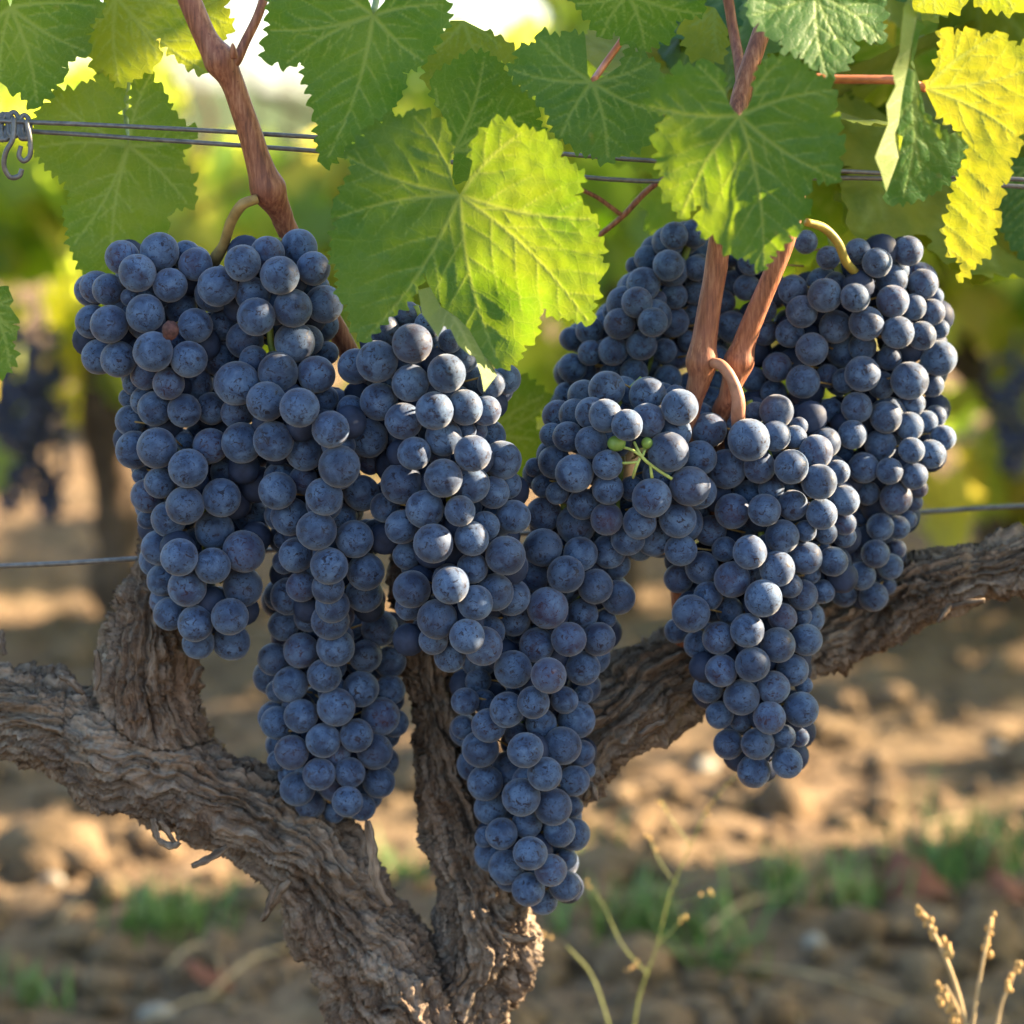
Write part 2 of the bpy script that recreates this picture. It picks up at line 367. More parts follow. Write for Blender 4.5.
def blade(poly, base, tips, depth, step=2.4, seed=0, flip=False, size=3.0, pitch=9.0, place=None, raw=False, ripple=2.0, scale=1.0, bulge=1.0):
    """leaf blade: outline in photo pixels at its own distance, depth(u, v) in pixels of relief; place maps (px, py, relief) to the world"""
    base2 = Vector(base); P = [Vector(p) for p in poly] if raw else teeth(poly, base2, size, pitch, seed)
    A = np.array([(p.x, p.y) for p in P]); lo, hi = A.min(0), A.max(0)
    gx, gy = np.meshgrid(np.arange(lo[0], hi[0], step), np.arange(lo[1], hi[1], step*.87)); gx = gx+(np.arange(gx.shape[0]) % 2)[:, None]*step*.5
    Q = np.stack([gx.ravel(), gy.ravel()], -1)+np.random.default_rng(seed).uniform(-.18, .18, (gx.size, 2))*step; Q = Q[inside(A, Q)]
    dmin = np.full(len(Q), 1e3)
    for i in range(len(A)): dmin = np.minimum(dmin, segdist(Q, A[i], A[(i+1) % len(A)])[0])
    Q = Q[dmin > step*.45]
    pts = [Vector(a) for a in A]+[Vector(q) for q in Q]
    vs_, _, fs, _, _, _ = geometry.delaunay_2d_cdt(pts, [], [list(range(len(A)))], 1, 1e-4)
    X = np.array([(a.x, a.y) for a in vs_]); Bp = np.array(base, float)
    ext = max(hi-lo)
    vein, dist = vein_field(X, Bp, [np.array(t, float) for t in tips], A, ext)
    u = X[:, 0]-Bp[0]; w = X[:, 1]-Bp[1]
    q3 = np.stack([X[:, 0]/38, X[:, 1]/38, 0*u+seed*3.7], -1)
    rel = depth(u, w)+ripple*2*fbm(q3, 3)*np.clip(np.hypot(u, w)/60, .2, 1)-bulge*np.clip(dist/9, 0, 1)**.6+bulge*.5
    Wd = place(X[:, 0], X[:, 1], rel)
    me = bpy.data.meshes.new('blade'); fl = []
    for f in fs:
        a, b, c = f[:3]
        cr = (X[b]-X[a])[0]*(X[c]-X[a])[1]-(X[b]-X[a])[1]*(X[c]-X[a])[0]
        f = list(f) if cr < 0 else list(f)[::-1]            # image y runs down: this order faces the camera
        fl.append(f[::-1] if flip else f)
    me.from_pydata([tuple(a) for a in Wd], [], fl); me.update()
    me.polygons.foreach_set('use_smooth', [True]*len(me.polygons)); me.materials.append(LEAF)
    at = me.attributes.new('vein', 'FLOAT', 'POINT'); at.data.foreach_set('value', vein.astype(np.float32))
    af = me.attributes.new('flat', 'FLOAT_VECTOR', 'POINT'); q = np.stack([X[:, 0]*.00042*scale+seed*.37, X[:, 1]*.00042*scale, 0*u], -1)
    af.data.foreach_set('vector', q.astype(np.float32).ravel())
    return me
def zc(ox, oy, s, pts): return [(ox+x*s, oy+y*s) for x, y in pts]
Z1 = lambda p: zc(0, 0, .3418, p)
Z2 = lambda p: zc(300, 0, .3418, p)
Z3 = lambda p: zc(640, 0, .375, p)
ID = lambda p: p
# label, frame, y(m), depth fn, yellow, flip, base, tips, outline, petiole
LEAVES = [
 ('largest leaf at the middle of the canopy, its right half lit yellow by the sun', Z2, -.068,
  lambda u, w: np.where(u > 0, -.14*u+.40*u*(.5+.5*np.tanh((w-95)/22))*(.5+.5*np.tanh((70-u)/22)), .10*u)+.0006*u*u*(u < 0)+.10*w-.0012*np.clip(w-60, 0, 200)**2*.6, .04, False, (467, 570),
  [(128, 452), (100, 640), (185, 1000), (580, 1060), (850, 950), (860, 640), (650, 385), (330, 335)],
  [(467, 570), (447, 540), (440, 470), (438, 420), (432, 375), (410, 340), (385, 347), (355, 318), (345, 345), (312, 325), (300, 345), (243, 335), (240, 362), (195, 372), (190, 400),
   (160, 420), (127, 452), (165, 480), (130, 540), (95, 602), (118, 640), (95, 700), (90, 750), (115, 790), (112, 870), (140, 893), (150, 945), (185, 1003), (235, 950), (290, 905),
   (332, 865), (345, 838), (360, 800), (388, 782), (394, 795), (372, 826), (380, 840), (412, 885), (470, 935), (515, 1000), (540, 1043), (560, 1062), (590, 1077), (640, 1055), (655, 1010), (690, 985),
   (700, 930), (705, 895), (690, 866), (640, 842), (592, 800), (583, 778), (600, 772), (650, 803), (688, 852), (700, 885), (740, 925), (800, 932), (850, 952), (858, 880), (875, 845), (865, 800),
   (897, 795), (875, 745), (888, 715), (860, 675), (872, 650), (830, 600), (800, 570), (832, 515), (790, 480), (760, 460), (770, 445), (750, 405), (725, 410), (690, 385), (640, 375),
   (625, 360), (560, 350), (550, 375), (520, 395), (503, 410), (505, 470), (495, 520), (480, 550)], None),
 ('dark green leaf beside the left cane, cut by the top of the picture', ID, -.040,
  lambda u, w: .10*u+.12*w+.0012*u*u, .0, False, (373, 15), [(268, 30), (285, 64), (326, 160), (425, 62), (446, 5), (300, -25)],
  [(373, 15), (370, 3), (362, -12), (335, -34), (290, -28), (268, -6), (270, 25), (263, 60), (278, 62), (290, 66), (305, 60), (304, 76), (312, 95), (314, 110), (318, 125), (318, 145), (322, 165), (332, 163),
   (344, 150), (365, 128), (385, 116), (397, 102), (406, 82), (402, 72), (418, 67), (428, 55), (440, 34), (449, 20), (446, 0), (440, -30), (410, -42), (392, -18), (384, 2)], [(373, 15), (378, -10), (380, -40)]),
 ('broad green leaf in front of the two right canes', Z3, -.105,
  lambda u, w: .16*np.abs(u)+.10*w-.001*u*u, .0, False, (265, 308), [(20, 282), (108, 580), (330, 718), (530, 480), (520, 240), (150, 170), (380, 155)],
  [(265, 308), (250, 295), (235, 270), (225, 235), (222, 190), (205, 175), (190, 165), (150, 162), (145, 180), (95, 172), (90, 205), (45, 215), (50, 240), (15, 280), (70, 305), (60, 325), (35, 390), (50, 405), (45, 430),
   (65, 470), (60, 510), (85, 540), (110, 585), (150, 548), (182, 522), (195, 490), (193, 440), (201, 416), (212, 430), (207, 480), (190, 530), (162, 560), (155, 600), (175, 640), (195, 625), (220, 655),
   (245, 680), (290, 690), (330, 722), (345, 680), (385, 650), (395, 625), (430, 620), (425, 590), (455, 560), (440, 525), (460, 490), (440, 465), (400, 458), (375, 447), (380, 436), (405, 440), (470, 475), (510, 490),
   (535, 460), (530, 420), (545, 385), (525, 360), (535, 320), (515, 300), (525, 265), (510, 235), (520, 215), (490, 210), (450, 190), (430, 170), (390, 150), (345, 155), (315, 185), (305, 240), (290, 280), (272, 300)],
  None),
 ('mid-green leaf behind the twin wires, left of the left cane', Z1, .035,
  lambda u, w: .12*u+.05*w+.0008*u*u, .14, False, (375, 425), [(155, 280), (110, 430), (210, 720), (330, 815), (550, 600), (570, 395), (440, 215)],
  [(375, 425), (372, 400), (362, 360), (345, 330), (362, 290), (355, 245), (320, 215), (290, 210), (280, 240), (230, 245), (215, 265), (150, 270), (150, 300), (115, 320), (92, 395), (100, 440), (150, 500), (195, 530),
   (210, 580), (185, 620), (200, 670), (205, 720), (240, 790), (290, 830), (330, 820), (400, 790), (470, 720), (490, 680), (490, 610), (540, 605), (575, 590), (565, 540), (575, 530), (540, 480), (520, 460), (560, 410),
   (580, 390), (545, 370), (500, 320), (480, 270), (450, 240), (435, 200), (400, 225), (385, 260), (385, 310), (378, 350), (378, 400)], [(375, 425), (372, 380), (368, 300), (380, 180)]),
 ('dark green leaf in the top left corner', Z1, .012, lambda u, w: -.10*u+.15*w, .05, False, (30, 20), [(-140, 120), (0, 235), (110, 310), (255, 150), (290, 20)],
  [(30, 20), (10, -30), (-40, -90), (-150, -100), (-190, 20), (-150, 150), (-60, 230), (0, 240), (20, 255), (60, 270), (100, 320), (130, 290), (150, 260), (190, 225), (180, 195), (225, 165), (265, 155), (250, 100), (260, 70), (300, 30), (280, -40),
   (150, -120), (60, -80)], None),
 ('bright yellow-green leaf at the top behind the left cane', Z1, .028, lambda u, w: -.25*u+.05*w, .30, False, (340, -10), [(262, 90), (350, 250), (470, 190), (605, 210), (670, 70)],
  [(340, -10), (325, -40), (310, -60), (300, 25), (265, 55), (275, 85), (250, 95), (265, 140), (275, 205), (320, 215), (350, 255), (390, 230), (450, 195), (470, 180), (465, 140), (432, 98), (470, 112), (510, 160), (540, 190), (600, 215),
   (620, 170), (650, 120), (680, 70), (655, 20), (660, -40), (560, -80), (400, -90)], None),
 ('grey-green leaf tucked behind the sunlit middle leaf', Z2, -.020, lambda u, w: .2*u+.2*w, .0, False, (450, 440), [(395, 250), (540, 160), (690, 320), (715, 388)],
  [(450, 440), (440, 450), (430, 380), (410, 320), (395, 290), (385, 260), (390, 220), (440, 190), (480, 160), (540, 155), (580, 180), (620, 240), (660, 265), (680, 290), (700, 320), (690, 350), (720, 390), (690, 395), (640, 388), (600, 380),
   (560, 375), (520, 405), (505, 500), (480, 530), (445, 520)], None),
 ('shaded dark leaf between the middle leaf and the right leaf', Z2, -.040, lambda u, w: .1*u-.05*w, .02, False, (855, 240), [(620, 205), (760, 410), (900, 470), (1060, 330), (700, 110), (1030, 180)],
  [(855, 240), (842, 215), (840, 180), (835, 110), (790, 95), (760, 110), (700, 95), (690, 125), (640, 140), (640, 170), (610, 205), (645, 250), (690, 280), (730, 340), (745, 390), (790, 420), (800, 440), (850, 450), (900, 475), (940, 450),
   (1000, 430), (1024, 400), (1060, 330), (1070, 250), (1040, 180), (960, 140), (940, 190), (880, 230)], [(855, 240), (890, 190), (940, 120), (990, 40)]),
 ('green leaf cut by the top of the picture, above the right leaf', Z2, -.030, lambda u, w: .1*u+.25*w, .02, False, (960, -20), [(810, 10), (880, 108), (1010, 148), (1180, 40)],
  [(960, -20), (930, -70), (800, -80), (790, -30), (805, 10), (850, 60), (880, 110), (920, 90), (960, 130), (1010, 150), (1050, 120), (1090, 110), (1100, 60), (1180, 40), (1190, -60), (1000, -80)], None),
 ('grey-green leaf at the top right with a sun-bleached lower edge', Z3, -.072,
  lambda u, w: .38*u-.45*np.clip(w-10, 0, 90), .0, False, (470, -20), [(300, 40), (505, 220), (650, 108), (560, 150)],
  [(470, -20), (440, -60), (380, -80), (290, -60), (290, 50), (320, 60), (340, 100), (380, 105), (385, 150), (400, 135), (430, 140), (450, 180), (480, 170), (505, 225), (520, 195), (540, 190), (565, 150), (570, 110), (560, 95), (600, 105),
   (655, 112), (645, 60), (650, 20), (650, -60), (560, -80), (500, -60)], None),
 ('folded grey-green leaf beside the yellow leaf at right', Z3, -.086, lambda u, w: .36*u+.15*w, .0, False, (735, 190), [(715, 40), (860, 375), (700, 535), (760, 500)],
  [(735, 190), (722, 170), (728, 100), (738, 50), (745, 90), (735, 140), (728, 165), (745, 220), (760, 300), (800, 350), (865, 375), (855, 430), (830, 470), (790, 510), (740, 530), (690, 540), (660, 545), (655, 510), (668, 480), (690, 420), (690, 330), (700, 250), (714, 180)], None),
 ('yellow backlit leaf at the right edge', Z3, -.055, lambda u, w: -.30*u-.05*w+.0009*u*u, .62, False, (760, 235), [(805, 85), (1080, 170), (1010, 365), (850, 750), (960, 90)],
  [(760, 235), (752, 215), (770, 212), (790, 180), (800, 130), (805, 75), (840, 95), (880, 75), (910, 100), (960, 85), (1000, 130), (1040, 110), (1090, 170), (1095, 260), (1065, 335), (1020, 357), (980, 350), (930, 318), (915, 322), (935, 342), (1010, 367), (1015, 395),
   (985, 420), (990, 470), (960, 480), (965, 530), (940, 560), (965, 585), (945, 610), (935, 660), (910, 690), (880, 720), (850, 755), (860, 700), (820, 660), (815, 600), (830, 540), (845, 480), (868, 400), (860, 350), (830, 330),
   (790, 300), (768, 255)], [(760, 235), (700, 215), (600, 212), (500, 210), (380, 195)]),
 ('small bright green leaf cut by the left edge of the picture', Z1, -.01, lambda u, w: .2*u, .05, False, (-20, 900), [(45, 870), (50, 975), (30, 1080)],
  [(-20, 900), (-80, 830), (0, 838), (30, 855), (40, 880), (28, 895), (45, 920), (35, 950), (50, 975), (35, 1000), (45, 1050), (20, 1090), (-60, 1110), (-90, 1000)], None),
 ('green leaf showing between the middle bunches and the right ones', ID, .085, lambda u, w: -.2*u, .10, False, (480, 440), [(545, 395), (550, 402), (540, 440), (510, 488)],
  [(480, 440), (470, 380), (505, 372), (530, 380), (545, 392), (556, 402), (540, 410), (530, 425), (547, 437), (535, 460), (520, 487), (500, 492), (475, 480)], None),
 ('yellow backlit leaf behind the top of the right leaf', Z3, .04, lambda u, w: -.3*u, .5, False, (200, 20), [(130, 70), (210, 150)],
  [(200, 20), (150, 10), (110, 60), (120, 100), (130, 150), (180, 175), (225, 150), (235, 80)], None),
 ('yellow-green leaf behind the top of the middle leaf', Z2, .010, lambda u, w: -.3*u, .30, False, (480, 60), [(375, 160), (540, 200), (590, 140)],
  [(480, 60), (440, 60), (420, 95), (370, 150), (365, 240), (400, 260), (440, 220), (540, 210), (590, 175), (640, 185), (600, 120), (540, 90)], None),
 ('yellow leaf cut by the top of the picture, left of the right corner', Z3, .02, lambda u, w: -.4*u, .55, False, (790, -60), [(740, 20), (790, 50), (860, 15)],
  [(790, -60), (735, -40), (725, 10), (770, 55), (800, 40), (860, 20), (870, -40)], None),
 ('yellow-green leaf cut by the top of the picture at the right corner', Z3, .03, lambda u, w: -.4*u, .45, False, (960, -60), [(905, 15), (1000, 30), (1060, -10)],
  [(960, -60), (900, -50), (890, -5), (910, 20), (1000, 32), (1060, 10), (1050, -50)], None),
 ('shaded green leaf at the right edge below the yellow leaf', Z3, .09, lambda u, w: .2*u, .0, False, (1060, 420), [(960, 500), (1030, 680)],
  [(1060, 420), (1000, 420), (955, 500), (965, 560), (960, 600), (985, 645), (1030, 695), (1090, 640), (1120, 500)], None),
]
DEPTHS = {}
for k, (lab, fr, y0, dfn, yel, flip, base, tips, out, pet) in enumerate(LEAVES):
    out, tips, (base,) = fr(out), fr(tips), fr([base])
    place = lambda px, py, rel, y0=y0: Un(px, py, y0+rel*.000415)
    me = blade(out, base, tips, dfn, 2.3, k+1, flip, size=4.2, pitch=10.5, place=place)
    root = empty('grape_leaf', U(base[0], base[1], y0), lab, 'leaf')
    b = relparent(link('blade', me), root); b.color = (yel, 0, 0, 1)
    if pet:
        pp = fr(pet); n = len(pp); rows = [(x, y, y0+.002+(.034 if k != 11 else -.011)*(i/(n-1))**.5, 3.4 if k != 11 else 4.4) for i, (x, y) in enumerate(pp)]
        v, f = pxtube(rows, 5, 8); relparent(link('petiole', mesh('petiole', v, f, PETIOLE if k in (11, 7) else GREENSTEM)), root)
    if k == 0:                                       # the turned-up edge of the middle lobe, underside out
        fl = [(418, 290), (422, 314), (430, 325), (438, 337), (444, 326), (451, 330), (458, 345), (467, 353), (475, 357), (481, 375), (484, 392), (490, 384), (497, 375), (491, 362), (484, 356), (469, 329), (457, 317), (441, 307), (430, 287)]
        cr = np.array([(430, 287), (441, 307), (457, 317), (469, 329), (484, 356), (497, 375)], float)
        def pl(px, py, rel, y0=y0, cr=cr):
            Q = np.stack([px, py], -1); d = np.full(len(Q), 1e3)
            for i in range(len(cr)-1): d = np.minimum(d, segdist(Q, cr[i], cr[i+1])[0])
            Bx = 300+467*.3418; By = 570*.3418; u = px-Bx; w = py-By
            r0 = LEAVES[0][3](u, w)-1
            return Un(px, py, y0+(r0-2.2*d+.4*rel)*.000415)
        me = blade(fl, (440, 296), [(484, 390)], lambda u, w: 0*u, 2.0, 61, True, place=pl, raw=True)
        f2 = relparent(link('turned_edge', me), root); f2.color = (.12, 0, 0, 1); f2['label'] = 'pale turned-up sunlit edge'
    if k == 10:                                      # pale strip of the folded leaf, underside out
        fl = Z3([(738, 50), (742, 30), (722, 25), (715, 5), (703, 20), (697, 80), (692, 140), (672, 190), (682, 230), (657, 280), (662, 330), (642, 380), (627, 420), (642, 460), (657, 512), (668, 480), (690, 420), (700, 365), (680, 355), (690, 330), (700, 250), (714, 180), (728, 100)])
        cr = np.array(Z3([(738, 50), (728, 100), (714, 180), (700, 250), (690, 330), (690, 420), (657, 512)]), float)
        def pl(px, py, rel, y0=y0, cr=cr):
            Q = np.stack([px, py], -1); d = np.full(len(Q), 1e3)
            for i in range(len(cr)-1): d = np.minimum(d, segdist(Q, cr[i], cr[i+1])[0])
            Bx, By = 640+735*.375, 190*.375
            r0 = LEAVES[10][3](px-Bx, py-By)-1
            return Un(px, py, y0+(r0-2.2*d+.4*rel)*.000415)
        me = blade(fl, fl[0], [fl[14]], lambda u, w: 0*u, 2.0, 62, True, place=pl, raw=True)
        f2 = relparent(link('turned_edge', me), root); f2.color = (.10, 0, 0, 1); f2['label'] = 'pale folded-over sunlit half'

# generic blades at the back of the canopy, three shapes copied about
def generic_blade(seed, size):
    rs = random.Random(seed); pts = [(x*100*(1+rs.uniform(-.06, .06)), -y*100*(1+rs.uniform(-.05, .05))) for x, y in GEN]
    tips = [(0, -97), (68, -24), (-68, -24), (36, 26), (-36, 26), (30, -70), (-30, -70)]
    cup = rs.uniform(.001, .004)
    def place(px, py, rel): return np.stack([px, rel, -py], -1)*size/100*.8
    return blade(pts, (0, 0), tips, lambda u, w: cup*u*u*.6+cup*w*w*.5*rs.choice([-1, 1])+.05*np.abs(u), 3.4, seed, False, 2.4, 8, place=place, ripple=4, scale=size/100*.8/.00042)
# ------------------------------------------------------------------ grape bunches: berries where the photograph shows them
T = [  # frame of a close look: x0, y0, scale
 ]
def B(x0, y0, s, rows): return [(x0+a*s, y0+b*s, c*s, l) for a, b, c, l in rows]
BUNCH = {}
BUNCH['A'] = (.000, B(70, 225, .1953, [(268,165,85,1),(345,245,93,0),(458,138,97,1),(595,155,75,2),(642,202,85,0),(135,318,85,2),(195,330,80,1),(305,370,45,1),(512,308,88,0),(385,453,98,0),(565,425,85,2),(112,495,88,2),(203,508,98,0),
 (642,515,90,0),(425,648,103,0),(608,688,93,0),(150,675,92,2),(248,688,92,1),(765,685,90,2),(330,815,60,3),(385,770,75,2),(505,812,82,1),(655,815,80,2),(385,900,75,2),(435,940,88,1),(585,950,85,1),(725,940,80,1),(300,885,50,3)])
 + B(110, 400, .1953, [(105,105,78,2),(125,255,95,2),(240,245,103,0),(380,210,50,2),(515,235,90,1),(400,350,98,0),(255,425,80,1),(195,490,90,2),(160,385,40,3),(570,500,98,0),(385,540,97,0),(300,610,90,1),(535,665,103,1),(190,610,50,3),
 (605,370,90,3),(720,450,80,3),(725,600,100,3),(250,755,90,1),(355,805,95,0),(525,848,95,0),(685,775,108,0),(272,920,85,1),(395,960,97,0),(680,955,105,1)])
 + B(130, 560, .1953, [(205,275,85,1),(335,325,95,0),(512,290,93,0),(350,425,85,1),(520,420,97,1)]))
BUNCH['B'] = (-.010, B(200, 225, .1953, [(218,195,93,0),(90,315,100,0),(345,145,85,1),(508,115,92,1),(408,258,98,0),(580,222,88,1),(635,405,98,1),(270,355,90,1),(287,470,97,0),(475,425,97,0),(485,600,103,1),(555,590,75,2),(650,655,60,2),
 (400,755,100,0),(595,765,97,0),(190,810,112,0),(340,903,100,0),(510,935,98,0),(640,890,70,2),(275,690,70,2),(120,510,80,2),(230,590,92,2),(190,960,85,1)])
 + B(250, 400, .1953, [(120,210,105,0),(280,265,97,1),(412,150,97,0),(458,340,108,0),(605,195,100,0),(615,325,60,2),(140,465,98,0),(275,410,75,2),(380,495,97,0),(570,475,95,1),(480,595,70,2),(205,595,100,1),(145,590,75,2),(340,668,103,0),
 (535,712,97,0),(650,690,85,2),(235,795,88,1),(175,830,60,2),(405,850,98,0),(592,880,97,0),(265,955,80,1),(400,960,85,1),(170,715,50,3)])
 + B(110, 400, .1953, [(675,220,103,1)]) + B(240, 580, .2344, [(530,60,80,1),(395,110,75,1),(385,175,80,2)]))
BUNCH['C'] = (.018, B(240, 580, .2344, [(170,65,68,2),(290,160,62,1),(185,195,65,1),(260,300,75,1),(408,288,80,0),(595,205,80,2),(535,325,72,1),(145,338,72,1),(640,350,70,2),(360,408,75,0),(215,445,75,0),(160,475,50,2),(515,465,78,0),
 (410,542,85,0),(640,470,65,2),(260,580,75,0),(160,610,70,1),(600,580,82,1),(660,610,60,2),(355,685,73,0),(497,663,72,0),(220,735,75,0),(160,770,45,2),(575,730,80,1),(338,828,72,0),(468,822,65,0),(592,862,70,1),(245,890,77,0),
 (300,955,68,1),(458,945,70,0),(520,970,60,2),(400,990,50,2),(470,200,60,3),(330,200,60,3),(560,140,60,3)]))
BUNCH['D'] = (-.024, B(340, 300, .1953, [(370,222,103,0),(190,315,105,0),(360,425,95,0),(545,375,100,0),(80,340,90,2),(200,520,95,1),(325,620,93,1),(483,567,98,0),(640,550,90,1),(745,565,78,1),(630,300,75,2),(690,415,75,2),(775,430,72,1),
 (850,405,75,2),(565,210,60,2),(380,785,87,0),(530,705,92,1),(650,670,45,2),(705,670,50,2),(680,785,95,0),(830,820,98,1),(530,912,100,0),(672,945,97,1),(785,985,80,1),(855,945,75,2),(315,940,105,1),(510,800,55,2),
 (220,150,80,2),(330,80,80,2),(450,130,70,2),(55,560,70,2)])
 + B(360, 480, .1953, [(332,150,98,0),(512,158,80,0),(375,325,102,0),(572,300,92,0),(640,235,75,1),(785,188,88,1),(215,240,88,1),(240,385,75,2),(745,387,100,0),(575,450,80,1),(465,538,98,0),(265,560,95,0),(590,628,92,0),
 (690,575,97,1),(775,598,95,2),(395,712,103,0),(250,650,70,1),(548,800,93,0),(375,820,75,1),(630,850,100,1),(460,905,80,1),(130,140,80,2)]))
BUNCH['E'] = (.006, B(450, 480, .1953, [(480,175,92,1),(645,228,100,0),(670,130,85,2),(475,345,100,0),(668,378,88,0),(815,365,90,1),(850,430,75,1),(425,488,85,1),(593,482,97,0),(745,545,92,0),(860,600,90,1),(500,655,105,0),(680,685,80,1),
 (350,765,70,2),(445,845,92,0),(608,815,90,0),(760,815,85,1),(800,710,50,2)])
 + B(440, 640, .2734, [(267,107,70,0),(397,130,68,0),(522,103,62,1),(140,150,48,2),(92,225,52,1),(160,225,45,2),(245,255,66,0),(342,228,63,0),(455,220,52,1),(500,292,68,1),(525,200,35,2),(85,320,45,2),(178,313,62,0),(370,305,58,1),
 (280,345,45,2),(312,403,67,0),(447,387,69,0),(148,398,68,0),(515,415,52,2),(255,470,65,1),(383,490,64,0),(165,522,66,0),(490,515,60,1),(535,475,35,2),(297,575,73,0),(414,610,68,0),(185,615,60,1),(485,610,40,2),(318,672,55,1),
 (225,708,60,0),(437,700,60,0),(488,710,62,1),(165,720,40,2),(330,780,64,0),(243,830,66,1),(405,842,61,0),(460,800,42,2),(457,900,60,1),(323,912,63,0),(378,955,52,2)]))
BUNCH['F'] = (-.002, B(510, 360, .2148, [(450,135,85,1),(642,165,88,1),(550,165,40,3),(770,165,50,2),(790,220,83,0),(445,260,80,0),(640,280,80,1),(545,303,73,0),(767,335,80,1),(737,427,95,0),(880,455,82,1),(270,357,72,1),(195,350,60,2),
 (378,383,77,0),(207,475,75,1),(300,528,87,0),(455,488,70,0),(115,500,45,2),(155,585,55,2),(220,620,55,2),(455,600,75,1),(570,600,60,2),(340,670,75,2),(450,740,75,2),(660,642,94,0),(838,587,95,0),(603,757,80,1),(780,740,88,1),
 (670,830,85,2),(795,885,77,1),(880,700,50,3)]))
BUNCH['G'] = (.010, B(660, 390, .1953, [(250,205,93,1),(455,255,105,0),(590,235,78,1),(597,108,88,1),(490,115,55,2),(385,180,45,2),(690,240,60,2),(710,185,40,2),(340,405,100,1),(510,395,80,1),(672,393,88,0),(800,315,85,1),(910,420,62,2),(815,470,92,0),
 (945,567,78,1),(828,635,80,0),(370,620,90,1),(535,615,82,0),(680,590,80,1),(570,510,65,2),(625,750,88,0),(745,722,55,1),(850,730,60,2),(945,685,60,2),(945,750,60,2),(460,830,90,0),(600,915,90,0),(745,860,85,1),(885,878,78,1),
 (830,825,35,3),(260,720,80,2),(330,815,65,2),(105,820,82,1),(215,910,85,1),(370,970,92,1),(95,965,75,2),(775,945,50,2)])
 + B(660, 560, .2246, [(460,170,83,0),(580,115,55,1),(635,155,68,1),(725,140,55,2),(545,255,65,1),(388,313,77,0),(525,378,78,0),(650,355,75,1),(635,250,35,2),(138,238,85,0),(215,160,65,1),(310,225,62,2),(170,375,65,2),(262,348,76,0),
 (75,315,55,3),(412,465,78,0),(273,493,73,0),(590,490,73,1),(505,568,75,0),(640,560,35,2),(215,570,68,1),(363,612,79,0),(628,665,80,0),(265,690,62,1),(360,715,50,2),(488,702,75,0),(435,818,74,0),(305,820,70,1),(550,785,55,1),
 (620,790,45,2),(418,940,76,1),(567,903,71,0)]))
BUNCH['H'] = (.062, B(540, 210, .2148, [(625,120,65,1),(720,110,65,1),(500,225,60,2),(598,258,73,0),(440,260,35,3),(730,270,62,1),(482,345,78,1),(452,430,72,0),(625,400,60,2),(545,420,45,2),(335,470,45,2),(370,530,72,0),(525,522,67,0),
 (620,520,75,2),(720,385,55,2),(725,490,60,2),(230,560,65,1),(340,655,70,0),(473,628,70,0),(235,665,60,1),(580,655,55,2),(145,600,55,2),(150,735,70,1),(438,755,65,1),(125,862,62,1),(205,855,55,1),(330,765,55,2),(595,785,65,2),
 (110,945,45,1),(205,945,40,2),(900,340,60,2),(850,430,60,2),(895,545,75,1),(830,680,50,2),(820,800,50,2),(800,880,60,2),(690,610,50,2),(890,220,45,3),(820,250,55,2),(790,560,60,2)]))
BUNCH['I'] = (.048, B(740, 220, .2246, [(293,98,52,1),(393,168,53,1),(525,140,58,1),(610,190,66,0),(748,138,66,1),(235,310,65,1),(378,335,75,0),(275,408,72,0),(425,280,50,2),(512,345,65,0),(675,270,72,1),(705,225,50,2),(815,285,68,1),(680,362,72,0),
 (770,388,60,1),(855,410,58,1),(890,485,42,2),(865,340,38,2),(425,475,72,1),(562,460,77,0),(702,500,71,0),(810,515,63,0),(885,615,80,1),(222,505,62,1),(320,575,74,0),(545,565,60,2),(665,615,55,2),(165,655,66,1),(280,720,74,0),
 (390,695,52,2),(545,685,78,0),(630,735,60,2),(755,715,83,0),(855,735,52,2),(465,715,55,2),(150,770,60,2),(290,860,55,2),(520,835,68,0),(650,878,71,0),(765,815,60,2),(755,918,62,1),(830,900,52,2),(870,875,50,3),(405,850,55,2),
 (500,955,65,0),(905,970,58,1),(385,960,60,2),(60,710,55,2),(110,500,60,2),(30,300,60,2),(50,190,60,2),(110,400,55,2)])
 + B(770, 420, .1953, [(565,128,80,1),(725,155,68,0),(825,175,75,1),(480,245,80,0),(380,190,55,2),(612,262,68,0),(738,285,70,0),(760,350,50,2),(500,375,62,1),(645,402,83,0),(735,420,40,2),(465,490,50,2),(565,548,72,0),(655,550,60,1),
 (705,510,45,2),(540,685,72,0),(425,680,55,2),(650,660,40,2),(615,750,68,1),(468,798,73,0),(380,890,70,1),(530,905,78,0),(600,850,40,2)]))
LAB = {'A': 'leftmost grape bunch, broad-shouldered and hanging in front of the left spur', 'B': 'long bunch hanging from the brown stalk of the left cane, second from left',
 'C': 'bunch tail hanging low in front of the left vine arm, below the second bunch', 'D': 'bunch with pale sunlit berries directly under the largest leaf',
 'E': 'lowest hanging bunch, its tip in front of the right side of the trunk', 'F': 'short bunch with green stem and two tiny green berries showing',
 'G': 'large bunch hanging in front of the right vine arm below the forked canes', 'H': 'shaded bunch behind the right canes, left of the rightmost bunch', 'I': 'rightmost bunch with sunlit berries along its right edge'}
